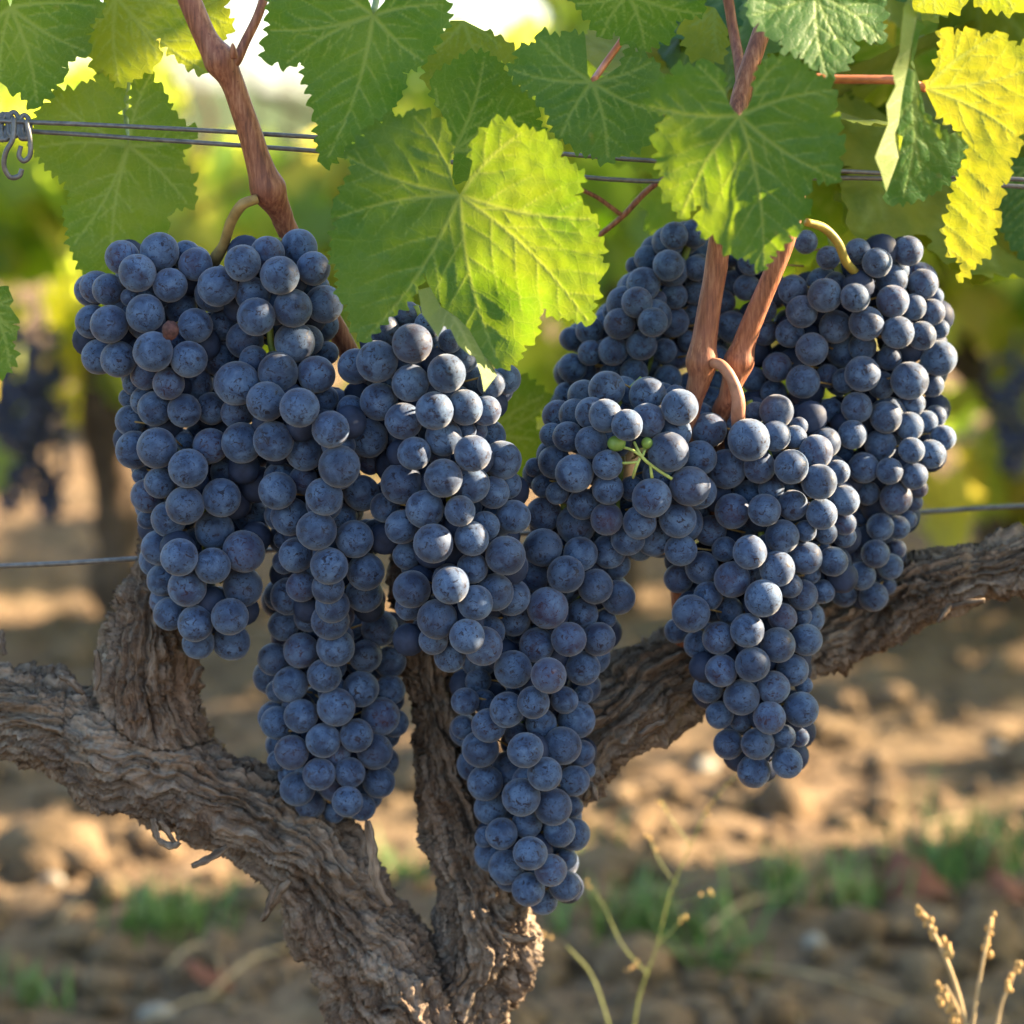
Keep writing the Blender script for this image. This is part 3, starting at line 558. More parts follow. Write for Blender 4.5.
# world placement: relief (px) of every berry, pushed apart in depth only
allb = []
prof = {}
for key, (y0, rows) in BUNCH.items():
    a = np.array(rows, float)
    def hw(y, a=a):
        m = np.abs(a[:, 1]-y) < 42
        if m.sum() < 2: m = np.argsort(np.abs(a[:, 1]-y))[:3]
        lo = (a[m, 0]-a[m, 2]).min(); hi = (a[m, 0]+a[m, 2]).max()
        return (lo+hi)/2, (hi-lo)/2
    prof[key] = hw
    for x, y, r, l in rows:
        r *= 1.03; c, h = hw(y); dr = max(6, min(h*.8, 62)-8); t = min(abs(x-c)/max(h, 1), .97)
        allb.append([x, y, y0/.000418-dr*math.sqrt(1-t*t)+l*17, max(r, 9.5), l, ord(key)])
b = np.array(allb)
n = len(b); I, J = np.triu_indices(n, 1)
d2 = np.hypot(b[I, 0]-b[J, 0], b[I, 1]-b[J, 1]); lim = .97*(b[I, 3]+b[J, 3]); m = d2 < lim; I, J, d2, lim = I[m], J[m], d2[m], lim[m]
need = np.sqrt(lim**2-d2**2)*.93; same = b[I, 5] == b[J, 5]
key0 = b[:, 2].copy()
order = np.where(same & (b[I, 4] != b[J, 4]), np.sign(b[J, 4]-b[I, 4]), np.sign(b[J, 2]-b[I, 2]+1e-6))
for it in range(160):
    gap = (b[J, 2]-b[I, 2])*order; v = np.clip(need-gap, 0, None)*.32*order
    np.add.at(b[:, 2], I, -v*.5); np.add.at(b[:, 2], J, v*.5)
    b[:, 2] += (key0-b[:, 2])*.006
sph = []
for s in range(3):                                  # three berry shapes of unit radius
    v, f = blob((0, 0, 0), 1, 24, 16); v = np.array(v)
    v = v*(1+.025*perlin(v*.9+s*5)[:, None]); z = v[:, 2]; v[:, 2] += .03*np.exp(-((v[:, 0]**2+v[:, 1]**2)/.02))*(z < 0); v[:, :2] *= (.985, 1.015, .97)[s]
    sph.append(mesh('berry', v, f, BERRY))
low, lowf = blob((0, 0, 0), 1, 12, 8)
berries_world = {}
for key, (y0, rows) in BUNCH.items():
    ids = np.where(b[:, 5] == ord(key))[0]; a = b[ids]
    ymin, ymax = a[:, 1].min(), a[:, 1].max(); base = y0/.000418
    fill = []; rr = random.Random(ord(key)); A3 = b[:, [0, 1, 2]]; AR = b[:, 3]
    for tr in range(6000):
        y = rr.uniform(ymin+4, ymax-4); c, h = prof[key](y); x = c+rr.uniform(-1, 1)*max(2, h-13)
        t = min(abs(x-c)/h, .98); back = base+min(h*.8, 62)*math.sqrt(1-t*t)
        near = np.argsort(np.hypot(a[:, 0]-x, a[:, 1]-y))[:3]
        if np.hypot(a[near[0], 0]-x, a[near[0], 1]-y) > 25: continue
        ang = np.linspace(0, 2*np.pi, 10, endpoint=False); qx = x+16*np.cos(ang); qy = y+16*np.sin(ang)
        cov = (np.hypot(b[:, 0][:, None]-qx, b[:, 1][:, None]-qy) < b[:, 3][:, None]*1.15).any(0)
        if cov.sum() < 8: continue
        z0 = a[near[0], 2]+9
        z = rr.uniform(z0, max(back, z0+34)); r = rr.uniform(16, 19)
        if (np.sqrt(((A3-[x, y, z])**2).sum(1)) < .80*(AR+r)).any(): continue
        A3 = np.vstack([A3, [x, y, z]]); AR = np.append(AR, r); fill.append((x, y, z, r))
    root = empty('grape_bunch', U((a[:, 0].min()+a[:, 0].max())/2, ymin, y0), LAB[key], 'grapes', 'ripe bunches on the vine')
    ax = [(prof[key](y)[0], y, base) for y in np.linspace(ymin-10, ymax-25, 7)]
    v, f = pxtube([(x, y, z*.000418, 4.0-i*.35) for i, (x, y, z) in enumerate(ax)], 4, 8)
    relparent(link('stem', mesh('stem', v, f, GREENSTEM)), root)
    allr = [(q[0], q[1], q[2], q[3]) for q in a]+fill
    extra = allr[100:]; allr = allr[:100]; peds = []
    def wp(x, y, z, r): Y = z*.000418; return Un(np.array(x), np.array(y), Y), r*(Y-CAM.y)*PX*1.0
    for q in allr:
        p, r = wp(*q); o = link('berry', sph[rr.randrange(3)], root); o.location = Vector(p)-root.location
        c, h = prof[key](q[1]); axis = Vector(Un(np.array(c+0.0), np.array(q[1]+6.0), base*.000418)); out = (Vector(p)-axis).normalized()
        out = (out+Vector((rr.gauss(0, .45), rr.gauss(0, .45), rr.gauss(-.5, .4)))).normalized()
        o.rotation_mode = 'QUATERNION'; o.rotation_quaternion = (-out).to_track_quat('Z', 'Y') @ Matrix.Rotation(rr.uniform(0, 6.28), 4, 'Z').to_quaternion()
        s = r*rr.uniform(.985, 1.02); o.scale = (s, s, s)
        p0 = Vector(p)-out*r*.9; peds.append(tube([p0, p0.lerp(axis, .25), p0.lerp(axis, .55)], [.0005, .0004, .0005], 5))
    v, f = join(peds); relparent(link('pedicels', mesh('pedicels', v, f, BROWNSTEM)), root)['kind'] = 'stuff'
    if extra:
        parts = []
        for q in extra: p, r = wp(*q); parts.append(([Vector(w)*r+Vector(p) for w in low], lowf))
        v, f = join(parts); relparent(link('hidden_berries', mesh('hidden_berries', v, f, INNERGRAPE)), root)['kind'] = 'stuff'
    BUNCH[key] = (y0, rows, root)
def small_berry(root, px, py, y, rpx, mat, name, sq=(1, 1, 1), rough=0.0):
    p = U(px, py, y); v, f = blob((0, 0, 0), rpx*(y-CAM.y)*PX, 16, 10, sq); v = np.array(v)
    if rough: v = v*(1+rough*fbm(v*500, 3)[:, None])
    o = link(name, mesh(name, v, f, mat), root); o.location = p-root.location; return o
rA = BUNCH['A'][2]; o = small_berry(rA, 170.5, 330.5, -.038, 8.5, RAISIN, 'shrivelled_berry', (1, 1, 1.15), .35); o['label'] = 'brown shrivelled berry'
rF = BUNCH['F'][2]
small_berry(rF, 616.5, 443.5, -.027, 9, UNRIPE, 'unripe_berry', (1.05, 1, .9)); small_berry(rF, 647, 443, -.026, 6, UNRIPE, 'unripe_berry')
st = [pxtube(r, 4, 8) for r in ([(672, 479, -.026, 1.7), (655, 468, -.027, 1.7), (642, 457, -.030, 1.7), (634, 442, -.027, 1.4)], [(642, 457, -.030, 1.5), (632, 450, -.030, 1.4), (622, 447, -.027, 1.5)],
 [(638, 462, -.030, 1.4), (628, 463, -.030, 1.4), (617, 463, -.026, 1.5)], [(640, 458, -.030, 1.4), (635, 470, -.030, 1.7), (633, 478, -.027, 1.4)], [(650, 464, -.028, 1.4), (652, 478, -.027, 1.7)],
 [(642, 457, -.030, 1.7), (645, 450, -.026, 1.5), (648, 446, -.022, 1.4)])]
v, f = join(st); relparent(link('green_rachis', mesh('green_rachis', v, f, simple('bare_rachis', (.33, .40, .10), .5, .35, 0, .3, 250))), rF)
# stalks that tie the bunches to the canes
for key, mat, rows in (('B', BROWNSTEM, [(257, 199, -.014, 5.0), (242, 205, -.016, 5.6), (231, 222, -.012, 5.4), (224, 244, -.006, 5.2), (216, 258, -.002, 6.5), (210, 272, .004, 4)]),
                       ('I', YELSTEM, [(806, 222, .012, 4.0), (824, 228, .016, 4.4), (838, 243, .018, 4.6), (846, 262, .022, 4.6), (858, 276, .030, 4.4), (866, 290, .03, 4)]),
                       ('G', PINKSTEM, [(710, 362, -.003, 5.2), (722, 366, -.009, 5.8), (732, 380, -.012, 6.0), (738, 398, -.013, 6.8), (738, 414, -.012, 7.4), (738, 432, -.002, 6)])):
    v, f = pxtube(rows, 6, 12, .02); relparent(link('stalk', mesh('stalk', v, f, mat)), BUNCH[key][2])

# ------------------------------------------------------------------ the old vine: trunk, arms, spur, canes
BR = {  # px, py, y, r(px)
 'arm_left': [(-330, 640, .05, 44), (-160, 670, .045, 46), (-70, 692, .04, 48), (0, 706, .035, 50), (50, 724, .03, 50), (100, 748, .03, 58), (150, 766, .03, 60), (200, 788, .03, 56), (250, 812, .03, 55), (300, 850, .03, 56), (340, 905, .03, 58), (378, 965, .03, 66), (408, 1030, .03, 82), (425, 1120, .035, 92)],
 'trunk': [(415, 1060, .03, 70), (425, 1120, .035, 94), (430, 1300, .04, 94), (425, 1550, .05, 96), (420, 1750, .05, 112), (420, 1860, .05, 125)],
 'spur': [(185, 775, .038, 50), (160, 735, .032, 54), (147, 690, .028, 52), (149, 650, .03, 47), (152, 605, .032, 37), (157, 572, .035, 28), (165, 535, .04, 20)],
 'right_stem': [(450, 1010, .035, 62), (482, 950, .035, 55), (480, 900, .035, 50), (470, 850, .04, 45), (455, 795, .045, 35), (440, 740, .045, 30), (430, 690, .045, 27), (424, 640, .045, 24), (416, 585, .045, 22), (410, 530, .045, 18)],
 'arm_right': [(480, 915, .04, 46), (515, 850, .045, 50), (552, 785, .05, 52), (600, 725, .05, 52), (650, 690, .055, 48), (710, 662, .065, 46), (780, 645, .078, 42), (840, 628, .085, 44), (885, 602, .080, 45), (930, 583, .072, 37), (985, 568, .07, 35), (1060, 556, .07, 35), (1250, 548, .075, 32), (1400, 560, .08, 30)],
}
ctr, parts = {}, []
for k_, rows in BR.items():
    P = spline(rows, 8); Wp = Un(P[:, 0], P[:, 1], P[:, 2]); rad = P[:, 3]*(P[:, 2]-CAM.y)*PX*.93
    ctr[k_] = (Wp, rad); parts.append(tube(Wp, rad, 20))
v, f = join(parts); tmp = link('trunk_tmp', mesh('trunk_tmp', v, f)); 
rm = tmp.modifiers.new('r', 'REMESH'); rm.mode = 'VOXEL'; rm.voxel_size = .00092; rm.use_smooth_shade = True
dg = bpy.context.evaluated_depsgraph_get(); ev = bpy.data.meshes.new_from_object(tmp.evaluated_get(dg)); bpy.data.objects.remove(tmp)
nv = len(ev.vertices); V = np.zeros(nv*3); ev.vertices.foreach_get('co', V); V = V.reshape(-1, 3)
NR = np.zeros(nv*3); ev.vertices.foreach_get('normal', NR); NR = NR.reshape(-1, 3)
quads = np.zeros(len(ev.loops), int); ev.loops.foreach_get('vertex_index', quads); npoly = len(ev.polygons)
warp = np.stack([fbm(V*26+5*j, 3) for j in range(3)], -1)*np.array([.0095, .0095, .0042])+np.stack([fbm(V*75+5*j, 2) for j in range(3)], -1)*np.array([.0030, .0030, .0016])
ab = lambda p, o: np.abs(fbm(p, o))
def bark_relief(gw):
    h1 = 1-np.clip(ab(gw*120, 2)*4.2, 0, 1); h2 = 1-np.clip(ab(gw*310+3, 2)*4.0, 0, 1); h3 = 1-np.clip(ab(gw*680+9, 2)*3.6, 0, 1)
    crack = 1-np.clip(ab(gw*np.array([85, 85, 75])+8, 3)*8, 0, 1); crack2 = 1-np.clip(ab(gw*np.array([210, 210, 150])+2, 2)*6, 0, 1)
    plate = np.clip(fbm(gw*np.array([60, 60, 130])+21, 3)*3.2, -1, 1)
    return .0024*(h1-.5)+.0018*(h2-.5)+.0010*(h3-.5)-.0050*crack-.0028*crack2+.0024*plate
DD, GR = [], []
for bi, (k_, (Wp, rad)) in enumerate(ctr.items()):
    cum = np.concatenate([[0], np.cumsum(np.linalg.norm(np.diff(Wp, axis=0), axis=1))]); bestd = np.full(nv, 1e9); gr = np.zeros((nv, 3))
    for i in range(len(Wp)-1):
        d = Wp[i+1]-Wp[i]; L = np.linalg.norm(d); t = np.clip(((V-Wp[i])@d)/(L*L), 0, 1); q = Wp[i]+t[:, None]*d
        dd = np.linalg.norm(V-q, axis=1)/(rad[i]*(1-t)+rad[i+1]*t); m = dd < bestd
        if not m.any(): continue
        bestd[m] = dd[m]; tn = d/L; ref = np.array([0, 1.0, 0]); e1 = ref-tn*tn.dot(ref); e1 /= np.linalg.norm(e1); e2 = np.cross(tn, e1)
        o = V[m]-q[m]; s_ = cum[i]+t[m]*L; a_ = np.arctan2(o@e2, o@e1)+s_*5.0; R0 = .024
        gr[m] = np.stack([np.cos(a_)*R0, np.sin(a_)*R0, s_*.13+bi*3.1], -1)
    DD.append(bestd); GR.append(gr+warp)
DD = np.array(DD); who = DD.argmin(0); wt = np.exp(-(DD-DD.min(0))*9); wt /= wt.sum(0)
gw = np.take_along_axis(np.array(GR), who[None, :, None], 0)[0]
disp = np.zeros(nv)
for bi in range(len(ctr)):
    m = wt[bi] > .02; disp[m] += wt[bi][m]*bark_relief(GR[bi][m])
disp += .0075*fbm(V*28, 2)+.0042*fbm(V*62+4, 3)+.0016
V2 = V+NR*disp[:, None]
q = quads.reshape(npoly, -1); pw = who[q[:, 0]]
vine = empty('grapevine', (float(ctr['trunk'][0][-1][0]), .05, 0), 'gnarled old grapevine with peeling bark in the foreground', 'grapevine')
for bi, nm in enumerate(ctr):
    fq = q[pw == bi]
    if not len(fq): continue
    used, inv = np.unique(fq, return_inverse=True); me = mesh('bark', V2[used], inv.reshape(fq.shape), BARK)
    at = me.attributes.new('grain', 'FLOAT_VECTOR', 'POINT'); at.data.foreach_set('vector', gw[used].astype(np.float32).ravel())
    relparent(link({'arm_left': 'arm', 'arm_right': 'arm', 'right_stem': 'fork', 'trunk': 'trunk', 'spur': 'spur'}[nm], me), vine)
# peeling strips of bark
def strip(pts, w, y, seed):
    P = spline([(a, c, y+(.008*i/len(pts) if seed % 2 else -.006*i/len(pts))) for i, (a, c) in enumerate(pts)], 5); Wp = Un(P[:, 0], P[:, 1], P[:, 2]); m = len(Wp); Vv, Ff = [], []
    for i in range(m):
        t = Wp[min(i+1, m-1)]-Wp[max(i-1, 0)]; t /= np.linalg.norm(t); s = np.cross(t, [0, 1, 0]); s /= np.linalg.norm(s)
        ww = w*PX*math.sin(math.pi*min(.93, (i+1.2)/(m+1)))**.5*(1+.25*math.sin(i*1.9+seed)); tw = math.sin(i*.5+seed)*.6
        for sx, dy in ((-1, 0), (0, -.0012), (1, 0)): Vv.append(Wp[i]+s*ww*sx*math.cos(tw)+np.array([0, ww*sx*math.sin(tw)+dy, 0]))
    for i in range(m-1):
        for c in (0, 1): Ff.append((3*i+c, 3*i+c+1, 3*i+4+c, 3*i+3+c))
    me = mesh('bark_strip', Vv, Ff, BARK); at = me.attributes.new('grain', 'FLOAT_VECTOR', 'POINT')
    qv = np.array([(k_ % 3*.002+seed, .01, k_//3*.0004) for k_ in range(len(Vv))], np.float32); at.data.foreach_set('vector', qv.ravel())
    o = link('bark_strip', me); so_ = o.modifiers.new('thick', 'SOLIDIFY'); so_.thickness = .0007
    relparent(o, vine)
for i, (pts, w, y) in enumerate([([(153, 818), (155, 830), (160, 840), (172, 846), (180, 842)], 3, .0), ([(160, 820), (168, 832), (176, 845)], 2, .0), ([(228, 846), (210, 858), (192, 866)], 3, .0), ([(290, 880), (278, 895), (262, 920)], 4, .0),
    ([(275, 885), (270, 900), (266, 915)], 2.5, .0), ([(368, 820), (372, 850), (376, 880), (390, 905)], 5, -.01), ([(585, 800), (592, 785), (597, 800)], 3, .01), ([(505, 935), (520, 940), (535, 938)], 4, -.01), ([(640, 735), (655, 725), (665, 722)], 3, .01),
    ([(95, 690), (98, 670), (96, 650)], 3, .0), ([(188, 655), (194, 640), (197, 628)], 2, .01), ([(192, 685), (198, 672), (203, 668)], 2.5, .01), ([(60, 675), (72, 682), (84, 694)], 3, .0), ([(5, 655), (2, 640), (0, 630)], 4, .02), ([(950, 605), (945, 612), (938, 622)], 2, .04), ([(985, 600), (960, 604), (940, 612)], 2, .04)]): strip(pts, w, y, i)
# canes
def cane(rows, name='cane', buds=(), m=CANE, wob=.0012, nodes=()):
    P = spline(rows, 10); Wp = Un(P[:, 0], P[:, 1], P[:, 2]); r = P[:, 3].copy()
    for nx_, ny_, amp in nodes: r *= 1+amp*np.exp(-(((P[:, 0]-nx_)**2+(P[:, 1]-ny_)**2)/130.0))
    rad = r*(P[:, 2]-CAM.y)*PX; Wp = Wp+np.stack([fbm(Wp*30+9*j, 2) for j in range(3)], -1)*wob
    v, f = tube(Wp, rad, 16); o = relparent(link(name, mesh(name, v, f, m)), vine); o.matrix_parent_inverse = Matrix.Translation(-vine.location)
    for (bx, by, y, ln, dx, dy) in buds:
        t = [(bx+dx*ln*s_, by+dy*ln*s_, y-.002*s_, 4.6*(1-s_)**.6*(1 if s_ else .8)+.3) for s_ in (0, .3, .6, .85, 1)]
        v, f = pxtube(t, 3, 8); link('bud', mesh('bud', v, f, CANE), o)
    return o
cane([(150, -90, -.010, 11), (183, -15, -.012, 11.5), (205, 35, -.013, 11.5), (222, 62, -.013, 14), (236, 90, -.012, 11.5), (255, 150, -.010, 12.5), (268, 187, -.008, 15), (284, 220, .0, 11), (318, 295, .012, 10.5), (345, 345, .02, 10.5), (385, 430, .035, 11), (420, 560, .045, 13), (428, 650, .045, 18)],
     buds=[(234, 58, -.022, 15, -.1, -1)], nodes=((222, 60, .18), (268, 188, .22)))
cane([(225, 66, -.013, 6.5), (236, 62, -.014, 5.5), (246, 40, -.012, 4.8), (258, 12, -.010, 4.6), (272, -30, -.006, 4.5)], 'side_shoot')
cane([(790, -60, .01, 8), (758, 40, .004, 9), (742, 95, .0, 9.5), (728, 170, -.012, 10), (719, 245, -.002, 11.2), (711, 300, -.001, 11.5), (703, 355, .0, 13), (699, 380, .0, 11.5), (693, 402, .002, 10), (688, 430, .004, 11), (680, 520, .02, 12), (690, 640, .04, 16)], nodes=((704, 362, .28),))
cane([(772, 60, .02, 9), (786, 130, .014, 9), (797, 190, .006, 9.2), (785, 240, .0, 9.8), (765, 290, .002, 9.8), (748, 335, .004, 11), (738, 368, .005, 12.5), (728, 395, .006, 10), (718, 425, .012, 10), (715, 520, .02, 12), (720, 640, .045, 16)], nodes=((740, 362, .25),))
cane([(724, -20, .03, 5.5), (733, 30, .03, 5.2), (741, 70, .022, 6), (747, 100, .01, 7)], 'side_shoot')
cane([(598, 236, .06, 2.6), (622, 216, .058, 2.8), (645, 192, .055, 3.0), (668, 178, .05, 3.0), (720, 160, .04, 3)], 'twig')
cane([(580, 188, .055, 2.0), (600, 198, .056, 2.2), (622, 214, .058, 2.2)], 'twig')

# ------------------------------------------------------------------ wires
def wire(rows, label, r=1):
    v, f = pxtube(rows, 6, 10); o = link('trellis_wire', mesh('trellis_wire', v, f, STEEL)); tag(o, label, 'wire', 'trellis wires'); return o
wire([(-260, 112, .004, 2.3), (0, 121, .004, 2.3), (160, 128, .004, 2.3), (330, 138, .008, 2.3), (470, 146, .02, 2.3), (640, 160, .03, 2.3), (860, 172, .034, 2.3), (1080, 182, .036, 2.3), (1500, 200, .04, 2.3)], 'upper one of the two wires crossing behind the left cane')
wire([(-260, 122, .008, 2.3), (0, 130, .008, 2.3), (160, 140, .008, 2.3), (330, 152, .012, 2.3), (470, 164, .024, 2.3), (640, 181, .034, 2.3), (860, 178, .038, 2.3), (1080, 190, .04, 2.3), (1500, 210, .044, 2.3)], 'lower one of the two wires crossing behind the left cane')
wire([(-300, 575, .055, 2.6), (0, 566, .05, 2.6), (150, 558, .05, 2.6), (500, 535, .09, 2.6), (905, 513, .13, 2.6), (1024, 506, .135, 2.6), (1400, 490, .14, 2.6)], 'single low wire that runs behind the bunches at arm height')
tie = empty('wire_tie', U(15, 130, 0), 'twisted rusty wire tie hooked on the twin wires at the left edge', 'wire tie')
def coil(c, rx, ry, turns, slope, r=2.6, y=0.0):
    return pxtube([(c[0]+slope*t+rx*math.cos(t), c[1]+ry*math.sin(t), y+.0045*math.cos(t*1.0+1.5), r) for t in np.linspace(0, 2*math.pi*turns, int(9*turns))], 3, 8)
v, f = join([coil((1, 127), 5, 13, 2.2, .55, y=.004), coil((22, 127), 5, 12, 1.6, .5, y=.004), coil((11, 124), 5, 12, 1.6, .55, y=.005)]); relparent(link('coil', mesh('coil', v, f, STEEL)), tie)
v, f = pxtube([(14, 118, -.002, 2.7), (13, 138, -.004, 2.7), (6, 152, -.004, 2.7), (4, 166, -.003, 2.7), (10, 177, -.002, 2.7), (19, 176, -.002, 2.7), (22, 169, -.002, 2.5)], 6, 8); relparent(link('hook', mesh('hook', v, f, STEEL)), tie)
v, f = pxtube([(26, 120, -.002, 2.6), (30, 140, -.003, 2.6), (30, 155, -.003, 2.6), (24, 161, -.003, 2.6), (19, 156, -.003, 2.6), (21, 146, -.003, 2.4)], 6, 8); relparent(link('hook', mesh('hook', v, f, STEEL)), tie)

# ------------------------------------------------------------------ vines of this row outside the frame, some added for shade, and of the rows behind
SHP = np.array([(0, 0), (.16, -.26), (.42, -.26), (.45, -.03), (.72, .2), (.44, .36), (.46, .6), (.2, .74), (0, 1.0), (-.2, .74), (-.46, .6), (-.44, .36), (-.72, .2), (-.45, -.03), (-.42, -.26), (-.16, -.26)])
def orient(n, r_):
    az = r_.uniform(0, 2*np.pi, n); tilt = np.clip(r_.normal(.25, .45, n), -1, 1.3)
    return np.stack([np.cos(az)*np.cos(tilt), np.sin(az)*np.cos(tilt), np.sin(tilt)], -1)
def leaf_cloud(C, sizes, r_, nx):
    """one mesh of lobed leaves with a raised midrib, centred on C, facing along nx"""
    n = len(C); roll = r_.normal(0, .6, n)
    dn = np.array([0, 0, -1.0])-nx*(nx@np.array([0, 0, -1.0]))[:, None]; dn /= np.linalg.norm(dn, axis=1)[:, None]
    sd = np.cross(dn, nx); t = np.cos(roll)[:, None]*dn+np.sin(roll)[:, None]*sd; s = np.cross(t, nx)
    pts = np.vstack([SHP, [(0, .3)]]); m = len(pts)
    rel = -.22*np.abs(pts[:, 0])-.10*pts[:, 1]**2
    V = C[:, None, :]+(s[:, None, :]*pts[None, :, 0, None]+t[:, None, :]*(pts[None, :, 1, None]-.35)+nx[:, None, :]*rel[None, :, None])*sizes[:, None, None]*.72
    k = len(SHP); tri = np.array([(m-1, i, (i+1) % k) for i in range(k)])
    F = (tri[None]+(np.arange(n)*m)[:, None, None]).reshape(-1, 3)
    return V.reshape(-1, 3), F, m
LIT = []                                             # places the photograph shows in direct sun: the canopies leave these beams open
def lit(px, py, y, r):
    k = np.argmin(np.hypot(b[:, 0]-px, b[:, 1]-py)+b[:, 4]*6); Y = b[k, 2]*.000418
    if abs(Y-y) < .06 and math.hypot(b[k, 0]-px, b[k, 1]-py) < 15:      # a berry: the middle of its sunward side
        c = Vector(Un(np.array(b[k, 0]), np.array(b[k, 1]), Y)); n_ = (S*.8-FW*.45).normalized(); LIT.append((*(c+n_*b[k, 3]*(Y-CAM.y)*PX*1.03), r))
    else: LIT.append((*U(px, py, y), r))
for px, py in ((434, 411), (465, 407), (487, 410), (443, 437), (414, 453), (473, 453), (443, 478), (471, 484), (425, 509), (500, 372)): lit(px, py, -.045, .011)
for px in range(505, 600, 24):
    for py in range(140, 310, 26): lit(px, py, -.082, .013)
for px, py in ((422, 305), (440, 318), (460, 338), (482, 372)): lit(px, py, -.080, .009)
for py in range(125, 200, 18): lit(888, py, -.094, .008)
for px in range(930, 1030, 26):
    for py in range(95, 270, 26): lit(px, py, -.060, .008)
for px, py in ((893, 302), (913, 306), (935, 310), (925, 345), (940, 358), (915, 325), (890, 325), (930, 290), (905, 385), (890, 420), (940, 440)): lit(px, py, .03, .010)
for px, py in ((522, 915), (528, 950), (534, 985), (505, 870)): lit(px, py, .03, .010)
for px, py in ((575, 835), (565, 885), (572, 860), (505, 900)): lit(px, py, -.01, .010)
for px, py in ((820, 475), (835, 500), (650, 395), (680, 405), (720, 395)): lit(px, py, -.03, .010)
for px, py in ((930, 930), (990, 930), (960, 980), (935, 985)): lit(px, py, .15, .03)
LITG = []
rl = np.random.default_rng(3)
for k_ in range(34):
    q_ = G(*((rl.uniform(-60, 460), rl.uniform(785, 850)), (rl.uniform(560, 1060), rl.uniform(700, 738)), (rl.uniform(600, 1060), rl.uniform(760, 830)))[k_ % 3]); w_ = rl.uniform(.02, .06)
    for t_ in (-1, 0, 1): LITG.append((q_.x+t_*w_*1.6, q_.y, .02, w_))
for k_ in range(46):
    q_ = G(rl.uniform(-60, 1090), rl.uniform(585, 645)); w_ = rl.uniform(.04, .11)
    for t_ in (-1, 0, 1): LITG.append((q_.x+t_*w_*2.0, q_.y, .02, w_))
LITR = np.array([(rl.uniform(-.9, 1.1), rl.uniform(2.55, 2.9), rl.uniform(.25, .95), rl.uniform(.06, .13)) for k_ in range(340)])
LIT = np.array(LIT); LITG = np.array(LITG); Sn = np.array(S)
SHADE = []
for key, (y0, rows, _r) in BUNCH.items():
    for x_, y_, r_1, l_ in rows:
        if l_ < 2: SHADE.append((*U(x_, y_, y0-.01), .006))
for px in range(335, 465, 14):
    for py in range(120, 340, 14): SHADE.append((*U(px, py, -.067), .006))
for px in range(660, 840, 20):
    for py in range(80, 260, 20): SHADE.append((*U(px, py, -.105), .006))
for px in range(270, 440, 20):
    for py in range(0, 140, 20): SHADE.append((*U(px, py, -.04), .006))
for px in range(440, 650, 20):
    for py in range(50, 160, 20): SHADE.append((*U(px, py, .03), .006))
for k_, rows in BR.items():
    for x_, y_, d_, r_1 in rows:
        if 0 < y_ < 1024:
            for o_ in (-.5, 0, .5): SHADE.append((*U(x_, y_+o_*r_1, d_-.02), .008))
SHADE = np.array(SHADE)
SHG = np.array([(x_, y_, .02, .03) for x_ in np.arange(-.8, .95, .06) for y_ in np.arange(.75, 3.7, .06)])
def far_from(P, Q, m):                               # drop the points of P whose beam runs close to a beam of Q
    keep = np.ones(len(P), bool)
    for q_ in Q:
        d = P[:, :3]-q_[:3]; d = d-(d@Sn)[:, None]*Sn; keep &= np.linalg.norm(d, axis=1) > m+q_[3]
    return P[keep]
SHADE = far_from(SHADE, LIT, .006); SHG = far_from(SHG, LITG, .035)
def hits(C, nx, rad, q_):
    den = nx@Sn; den = np.where(np.abs(den) < .05, .05, den); tt = ((C-q_[:3])*nx).sum(1)/den
    return (tt > 0) & (np.linalg.norm(q_[:3]+tt[:, None]*Sn-C, axis=1) < rad+q_[3])
def prune(C, nx, rad, targets):
    keep = np.ones(len(C), bool)
    for q_ in targets: keep &= ~hits(C, nx, rad, q_)
    return keep
def shade_fill(C, nx, sz, targets, litset, span, rr_, r_):
    """further leaves where the canopy still lets the sun through to what the photograph shows in shade"""
    addC, addN, addS = [], [], []
    for q_ in targets:
        if hits(C, nx, sz*.27, (*q_[:3], 0)).any(): continue
        if addC and hits(np.array(addC), np.array(addN), np.array(addS)*.36, (*q_[:3], 0)).any(): continue
        for tr in range(14):
            x = r_.uniform(*span); t = (x-q_[0])/Sn[0]; P = q_[:3]+t*Sn+r_.normal(0, .006, 3); rad = r_.uniform(*rr_)*(1 if tr < 7 else .6)
            nn = Sn+r_.normal(0, .28, 3); nn /= np.linalg.norm(nn); d = litset[:, :3]-P; al = d@Sn
            if ((np.linalg.norm(d-al[:, None]*Sn, axis=1) < rad+litset[:, 3]) & (al < 0)).any(): continue
            addC.append(P); addN.append(nn*r_.choice([-1, 1])); addS.append(rad/.52); break
    print('shade leaves added', len(addC), 'of', len(targets))
    if not addC: return C, nx, sz
    return np.vstack([C, addC]), np.vstack([nx, addN]), np.concatenate([sz, addS])
def unshaded(P, rad):                                # does a leaf there leave the lit beams open?
    d = LIT[:, :3]-P; al = d@Sn
    return not ((np.linalg.norm(d-al[:, None]*Sn, axis=1) < rad+.3*LIT[:, 3]) & (al < 0)).any()
gb = [generic_blade(s, z) for s, z in ((201, .125), (202, .11), (203, .135))]
rs = random.Random(5)
spots = []
for i in range(16): spots.append((rs.uniform(620, 1060), rs.uniform(-130, 110), rs.uniform(.08, .26), rs.choice([0, .1, .25, .4])))
for i in range(12): spots.append((rs.uniform(880, 1120), rs.uniform(20, 150), rs.uniform(.10, .26), rs.uniform(.1, .4)))
